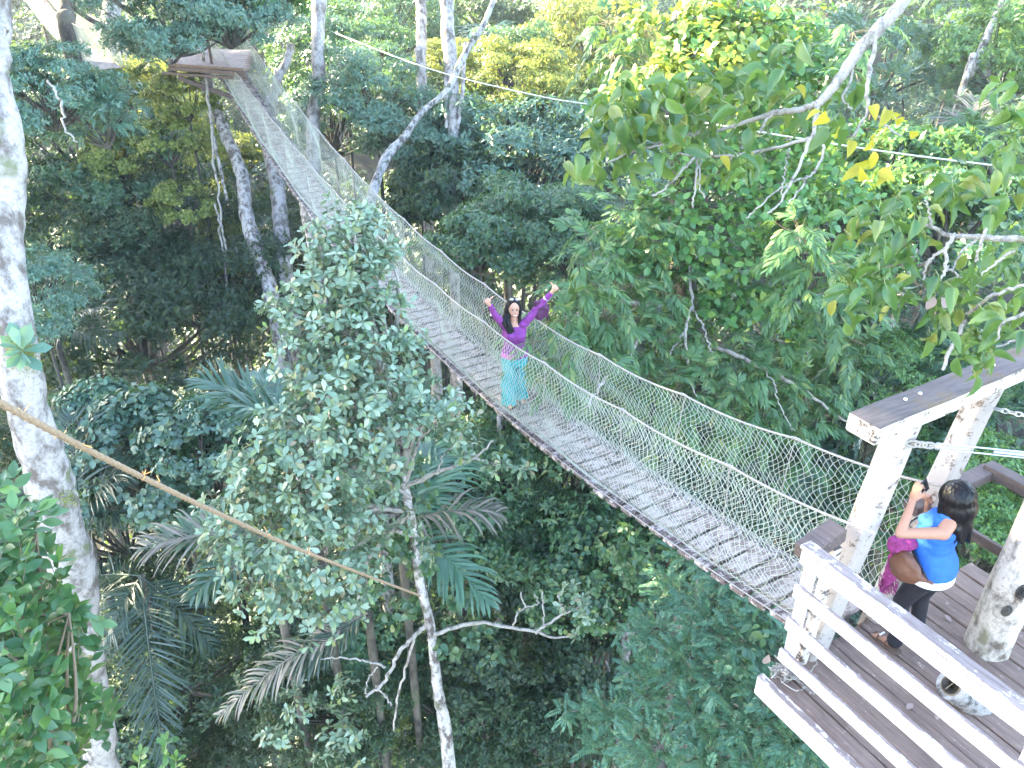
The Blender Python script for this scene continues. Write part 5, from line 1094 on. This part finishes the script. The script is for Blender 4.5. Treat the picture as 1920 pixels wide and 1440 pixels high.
bg_tree([(1905, -60, 17, 15), (1880, 5, 17, 14), (1850, 70, 17, 14), (1820, 140, 17, 13), (1798, 188, 17, 12)], (11, 15, Z0 - 1.8), .6, 'feather', 'leaf_mid', 'slanting thin white trunk in the top right corner', 'bark_mottled', seed=17)
bg_tree([(956, 150, 22, 12), (953, 200, 22, 13), (952, 260, 22, 12)], (.2, 23, Z0 - 3.8), .6, 'fine', 'leaf_sunpaint_moss', 'small dark trunk under the bushes coloured yellow for sunlight at the top centre', 'bark_brown', seed=18)
BT = [(345, 190, 19.6, .55, 'round', 'leaf_sunpaint_moss', 'shrub with sunlight in its yellow leaf colour directly left of the crooked trunk top'), (310, 270, 19.8, .55, 'round', 'leaf_sunpaint_moss', 'open shrub with sun glow in its leaf colour left of the hanging lianas'), (285, 160, 24, .5, 'round', 'leaf_sunpaint_moss', 'shrub coloured yellow for sunlight under the far platform brace'), (345, 390, 19.4, .5, 'round', 'leaf_sunpaint_moss', 'patch of leaves coloured bright yellow for sunlight above the dark dome'), (215, 300, 20, .6, 'round', 'leaf_sunpaint_moss', 'open shrub coloured yellow-green for sun glow between the pale trunk and the lianas'), (455, 300, 22.5, .4, 'round', 'leaf_sunpaint_moss', 'leaves coloured yellow for sunlight between the two platform trunks'), (420, 500, 21, .4, 'round', 'leaf_sunpaint_moss', 'bush coloured cream-yellow for sunlight at the foot of the crooked trunk'),
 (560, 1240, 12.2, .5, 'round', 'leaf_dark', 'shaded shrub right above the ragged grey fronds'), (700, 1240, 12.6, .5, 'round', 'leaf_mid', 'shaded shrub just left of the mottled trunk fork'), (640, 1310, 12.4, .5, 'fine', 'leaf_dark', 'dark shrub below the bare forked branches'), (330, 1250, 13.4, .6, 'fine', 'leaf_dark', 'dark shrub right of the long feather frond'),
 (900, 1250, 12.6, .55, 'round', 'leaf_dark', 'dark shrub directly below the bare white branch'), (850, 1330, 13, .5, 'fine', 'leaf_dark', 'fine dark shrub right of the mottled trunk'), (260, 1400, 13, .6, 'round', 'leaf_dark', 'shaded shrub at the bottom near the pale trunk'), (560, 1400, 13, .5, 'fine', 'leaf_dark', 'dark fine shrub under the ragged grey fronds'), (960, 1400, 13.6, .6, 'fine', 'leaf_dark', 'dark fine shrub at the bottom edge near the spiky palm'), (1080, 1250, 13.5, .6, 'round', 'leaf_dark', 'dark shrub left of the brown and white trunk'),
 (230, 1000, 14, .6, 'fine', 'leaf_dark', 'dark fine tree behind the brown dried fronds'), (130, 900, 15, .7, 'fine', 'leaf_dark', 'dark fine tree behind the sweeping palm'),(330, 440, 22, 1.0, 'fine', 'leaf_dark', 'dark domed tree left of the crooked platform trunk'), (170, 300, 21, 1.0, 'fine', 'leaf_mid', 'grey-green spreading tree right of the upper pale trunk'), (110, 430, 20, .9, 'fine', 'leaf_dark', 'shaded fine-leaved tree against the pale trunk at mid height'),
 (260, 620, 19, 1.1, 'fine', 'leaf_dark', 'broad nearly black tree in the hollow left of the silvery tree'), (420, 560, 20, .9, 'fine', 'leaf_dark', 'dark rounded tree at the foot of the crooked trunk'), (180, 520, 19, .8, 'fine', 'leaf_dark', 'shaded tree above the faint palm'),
 (60, 560, 13, .42, 'fine', 'leaf_cyan', 'bluish small tree touching the right side of the pale trunk'), (250, 210, 26, .9, 'fine', 'leaf_sunpaint_moss', 'tree with sun flecks put into its yellow-green leaves below the second bridge'), (330, 300, 27, .9, 'fine', 'leaf_sunpaint_moss', 'tree coloured yellow for sun glow left of the platform trunks'), (300, 370, 30, .8, 'fine', 'leaf_sunpaint_moss', 'small shrub coloured yellow for sun glow deep behind the dark domes'),
 (430, 460, 22, .42, 'fine', 'leaf_sunpaint_moss', 'shrub coloured pale yellow for sunlight between the two platform trunks'), (560, 480, 22, .5, 'fine', 'leaf_dark', 'dark shrub behind the white platform trunk'),
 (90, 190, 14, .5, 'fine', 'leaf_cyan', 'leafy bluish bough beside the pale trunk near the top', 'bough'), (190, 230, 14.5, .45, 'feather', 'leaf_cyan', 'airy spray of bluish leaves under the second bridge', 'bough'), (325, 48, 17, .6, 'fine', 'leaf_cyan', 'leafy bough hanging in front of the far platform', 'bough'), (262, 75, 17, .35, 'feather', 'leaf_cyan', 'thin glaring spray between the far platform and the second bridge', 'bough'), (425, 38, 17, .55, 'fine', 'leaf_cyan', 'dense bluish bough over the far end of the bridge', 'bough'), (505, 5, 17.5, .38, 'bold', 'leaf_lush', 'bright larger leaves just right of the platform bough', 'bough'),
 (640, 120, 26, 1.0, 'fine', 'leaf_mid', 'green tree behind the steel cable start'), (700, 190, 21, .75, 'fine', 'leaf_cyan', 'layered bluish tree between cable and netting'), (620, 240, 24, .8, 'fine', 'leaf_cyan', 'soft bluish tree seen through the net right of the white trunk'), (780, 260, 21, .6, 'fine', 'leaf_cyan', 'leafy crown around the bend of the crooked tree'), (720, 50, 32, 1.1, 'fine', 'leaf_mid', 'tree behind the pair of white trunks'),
 (840, 120, 22, .35, 'fine', 'leaf_sunpaint_moss', 'small crown coloured yellow for sunlight where the white trunk forks'), (1110, 120, 28, 1.2, 'fine', 'leaf_sunpaint_moss', 'large tree coloured yellowish for sunlight left of the vine curtain'), (1010, 160, 27, .9, 'fine', 'leaf_sunpaint_moss', 'bush coloured yellow for sunlight crossed by the steel cable'), (940, 40, 34, 1.2, 'fine', 'leaf_dark', 'dark tree at the top behind the grey trunk'), (1110, 30, 32, 1.1, 'fine', 'leaf_mid', 'olive tree at the top edge above the yellowish tree'),
 (980, 330, 21, 1.1, 'fine', 'leaf_cyan', 'big dark green dome right of the bridge handrail'), (1090, 340, 20, .85, 'fine', 'leaf_cyan', 'dark dome between the big dome and the ribbed leaves'), (880, 380, 20, .8, 'bold', 'leaf_dark', 'bold-leaved dark tree above the handrail rope'), (820, 330, 21, .7, 'bold', 'leaf_dark', 'dark shrub with tall blades right of the netting'), (1000, 440, 17, .65, 'fine', 'leaf_mid', 'pointed young tree above the raised hand of the woman'), (900, 470, 16, .5, 'bold', 'leaf_mid', 'broad-leaved shrub brushing the handrail left of the woman'), (1060, 460, 17, .6, 'fine', 'leaf_mid', 'twiggy shrub with pale flowers right of the woman'),
 (960, 120, 24, .6, 'fine', 'leaf_mid', 'mid green crown right of the forked white trunk'), (1650, 120, 20, 1.0, 'feather', 'leaf_cyan', 'feathery bluish tree behind the thick pale branch'), (1720, 240, 18, .95, 'feather', 'leaf_cyan', 'feathery tree above the right end of the cable'), (1800, 60, 22, 1.1, 'feather', 'leaf_mid', 'pale green tree in the top right corner'), (1890, 120, 18, .8, 'fine', 'leaf_lush', 'bright tree cut by the right edge near the top'), (1680, 350, 15, .7, 'bold', 'leaf_lush', 'lush tree behind the yellow leaves'), (1780, 430, 14, .7, 'bold', 'leaf_mid', 'tree behind the forked branch'), (1540, 440, 14, .7, 'bold', 'leaf_lush', 'lush foliage right of the vine curtain'),
 (1880, 280, 15, .7, 'feather', 'leaf_mid', 'feathery tree under the cable at the right edge'), (1700, 640, 14, .8, 'feather', 'leaf_mid', 'feathery tree behind the mossy gate beam'), (1600, 640, 15, .8, 'round', 'leaf_mid', 'round-leaved tree right of the bare pale limb'), (1820, 700, 13, .6, 'feather', 'leaf_mid', 'dark feathery tree above the gate beam'), (1650, 730, 12.5, .42, 'fine', 'leaf_lush', 'bright light green sapling left of the gate beam'), (1560, 780, 13, .6, 'feather', 'leaf_cyan', 'feathery tree behind the near netting'), (1780, 860, 12, .6, 'round', 'leaf_mid', 'round-leaved tree seen between the gate posts'), (1880, 820, 12, .6, 'feather', 'leaf_mid', 'feathery foliage right of the gate posts'),
 (1860, 960, 10.5, .5, 'fine', 'leaf_lush', 'yellow-green shrub seen through the far railing'), (1830, 1040, 10, .4, 'fine', 'leaf_lush', 'yellow-green shrub low behind the far railing'), (1640, 960, 12, .6, 'round', 'leaf_mid', 'round-leaved shrub behind the netting at the gate'), (1480, 900, 13, .8, 'round', 'leaf_cyan', 'round-leaved tree seen through the near netting'), (1340, 830, 13.5, .8, 'feather', 'leaf_cyan', 'feathery tree seen through the middle of the near netting'), (1180, 760, 14, .7, 'feather', 'leaf_mid', 'feathery tree seen through the netting right of the woman'), (1080, 700, 14, .6, 'bold', 'leaf_mid', 'bold-leaved shrub seen through the netting beside the woman'),
 (300, 870, 13, .9, 'round', 'leaf_cyan', 'round-leaved shrub above the tan rope'), (200, 820, 13.5, .7, 'round', 'leaf_cyan', 'round-leaved shrub beside the pale trunk below the palm'), (380, 840, 12.5, .6, 'round', 'leaf_cyan', 'round-leaved shrub against the silvery tree'), (400, 900, 13, .6, 'round', 'leaf_mid', 'round-leaved shrub below the tan rope'),
 (1000, 920, 14, .8, 'fine', 'leaf_mid', 'fine-leaved dark tree below the bridge right of the withered frond'), (910, 900, 14, .6, 'fine', 'leaf_mid', 'fine-leaved tree behind the withered frond'), (1120, 1060, 13, .8, 'round', 'leaf_mid', 'round-leaved tree right of the bare white branch'), (1060, 1010, 14, .7, 'round', 'leaf_dark', 'round-leaved dark tree under the bridge deck'), (1210, 1080, 12.5, .6, 'round', 'leaf_mid', 'round-leaved tree above the brown and white trunk'), (980, 1060, 15, .7, 'round', 'leaf_dark', 'dark tree above the bare white branch'), (860, 1000, 13, .6, 'round', 'leaf_mid', 'round-leaved tree behind the mottled trunk'),
 (450, 1390, 14.5, .7, 'fine', 'leaf_dark', 'dark fine-leaved shrub at the bottom left of centre'), (350, 1330, 15, .7, 'fine', 'leaf_dark', 'dark shrub beside the long feather frond'), (700, 1350, 13.5, .38, 'round', 'leaf_sunpaint_moss', 'small shrub with yellow light in its leaf colour left of the mottled trunk base'), (880, 1390, 14, .36, 'round', 'leaf_sunpaint_moss', 'tangle with yellow light in its leaf colour right of the mottled trunk base'), (640, 1430, 14, .5, 'round', 'leaf_mid', 'round-leaved shrub at the bottom edge'), (1000, 1330, 15.5, .8, 'round', 'leaf_dark', 'dark round-leaved shrub in the deep gap'), (800, 1300, 15, .6, 'round', 'leaf_dark', 'dark shrub behind the mottled trunk')]
for b in BT: tree(*b[:7], trunk=b[7] if len(b) > 7 else None)
# lianas hanging between the trunks
for i, (pts, lab) in enumerate([([(1000, -20, 24, 4), (403, 380, 19, 4), (418, 470, 19, 4), (428, 560, 19, 4)], 'thin pale liana below the far platform'), ([(628, 150, 22, 4), (634, 200, 22, 4), (642, 285, 22, 4)], 'thin straight liana right of the white trunk'), ([(380, 100, 19, 7), (392, 200, 19, 6), (402, 300, 19, 5), (410, 380, 19, 4), (426, 500, 19, 4)], 'double liana dangling left of the crooked trunk'),
        ([(90, 150, 12, 5), (115, 190, 12, 5), (122, 240, 12, 4), (145, 265, 12, 3)], 'bare drooping twig beside the pale trunk'), ([(870, 1270, 13, 5), (880, 1320, 13, 6), (905, 1350, 13, 7), (918, 1385, 13, 5)], 'curved bare stem right of the mottled trunk'), ([(1135, 1240, 13.5, 4), (1150, 1290, 13.5, 4), (1155, 1330, 13.5, 4)], 'thin liana left of the brown and white trunk')]):
    if i == 0: pts = pts[1:]
    t = loc_root('liana', lab, 'liana', 'lianas', P(*pts[0][:3])); mb = MB(); c, r = path(pts, 24, .02, rng); mb.tube(c, r, 6, rng, .1); rel(mb.build('stem', M['twig']), t)

# added sun blockers: unseen tree crowns on the sunward side, placed to shade the valley
HV = np.array([math.cos(SUN_AZ), -math.sin(SUN_AZ), 0]); SV = np.array(SD); VV = np.cross(HV, SV)
for i, (h, v, t_, s) in enumerate([(7.2, -5, 21, .55), (2, -2, 22, .9), (6, -2.5, 20, .72), (4, -6, 24, .9), (7, -8, 22, .8), (1, -8, 22, .9), (11.5, -9.5, 26, .75), (4, -12, 26, 1.0), (9, -13, 28, .9), (14, -11, 30, .8), (-2, -5, 22, .9), (5, 1.5, 20, .6), (0, -13, 26, .9), (13.5, -15, 32, .8), (-3, 0, 24, .9), (21, -3, 34, .6)]):
    q = HV * h + VV * v + SV * t_ + EYE
    tree(tuple(q), None, None, s, 'high', 'leaf_dark', 'added tree out of view, placed to block the sun', 'sun_blocker', group='added unseen trees that block the sun')
print('sun axes', HV, VV, SV)

for o in list(bpy.data.objects):
    if o.name.split('.')[0] in ('twig', 'leaf_stalk') or (o.name.split('.')[0] == 'stem' and o.parent and o.parent['category'] in ('vine', 'plant', 'shrub')): o['kind'] = 'stuff'
rng = np.random.default_rng(99)
for i, (px, py, lab) in enumerate([(1772, 1152, 'curled brown leaf lying on the deck behind the woman in blue'), (1752, 1200, 'thin dry leaf between the deck boards near the mast'), (1612, 1262, 'small dry leaf on the floor inside the railing corner'), (1700, 1330, 'pale dry leaf on the floorboards behind the middle rails'), (1545, 1240, 'brown dry leaf beside the twine at the railing corner')]):
    q = PZ(px, py, -4.985); t = loc_root('fallen_leaf', lab, 'leaf', 'dry leaves on the platform', q); mb = MB(); leaves(mb, q[None], rng.normal(size=(1, 3)) * [1, 1, .1], np.array([[0, 0, 1.]]), .085 * np.ones(1), T_ROUND, .8); rel(mb.build('blade', bpy.data.materials.get('dry_leaf')), t)

# ---------------------------------------------------------------- humid air in the valley
m = bpy.data.materials.new('haze_air'); m.use_nodes = True; nt = m.node_tree
for n in list(nt.nodes):
    if n.type != 'OUTPUT_MATERIAL': nt.nodes.remove(n)
v = nt.nodes.new('ShaderNodeVolumePrincipled'); v.inputs['Density'].default_value = 0.0010; v.inputs['Color'].default_value = (.85, .93, 1, 1); v.inputs['Anisotropy'].default_value = .3
nt.links.new(v.outputs[0], nt.nodes['Material Output'].inputs['Volume'])
mb = MB(); V = [(x, y, z) for z in (-1.5, 62.) for y in (-45., 140.) for x in (-140., 140.)]
mb.add(V, [[0, 2, 3, 1], [4, 5, 7, 6], [0, 1, 5, 4], [2, 6, 7, 3], [0, 4, 6, 2], [1, 3, 7, 5]])
tag(mb.build('haze', m, None, False), 'thin humid haze filling the forest air', 'haze', kind='stuff')
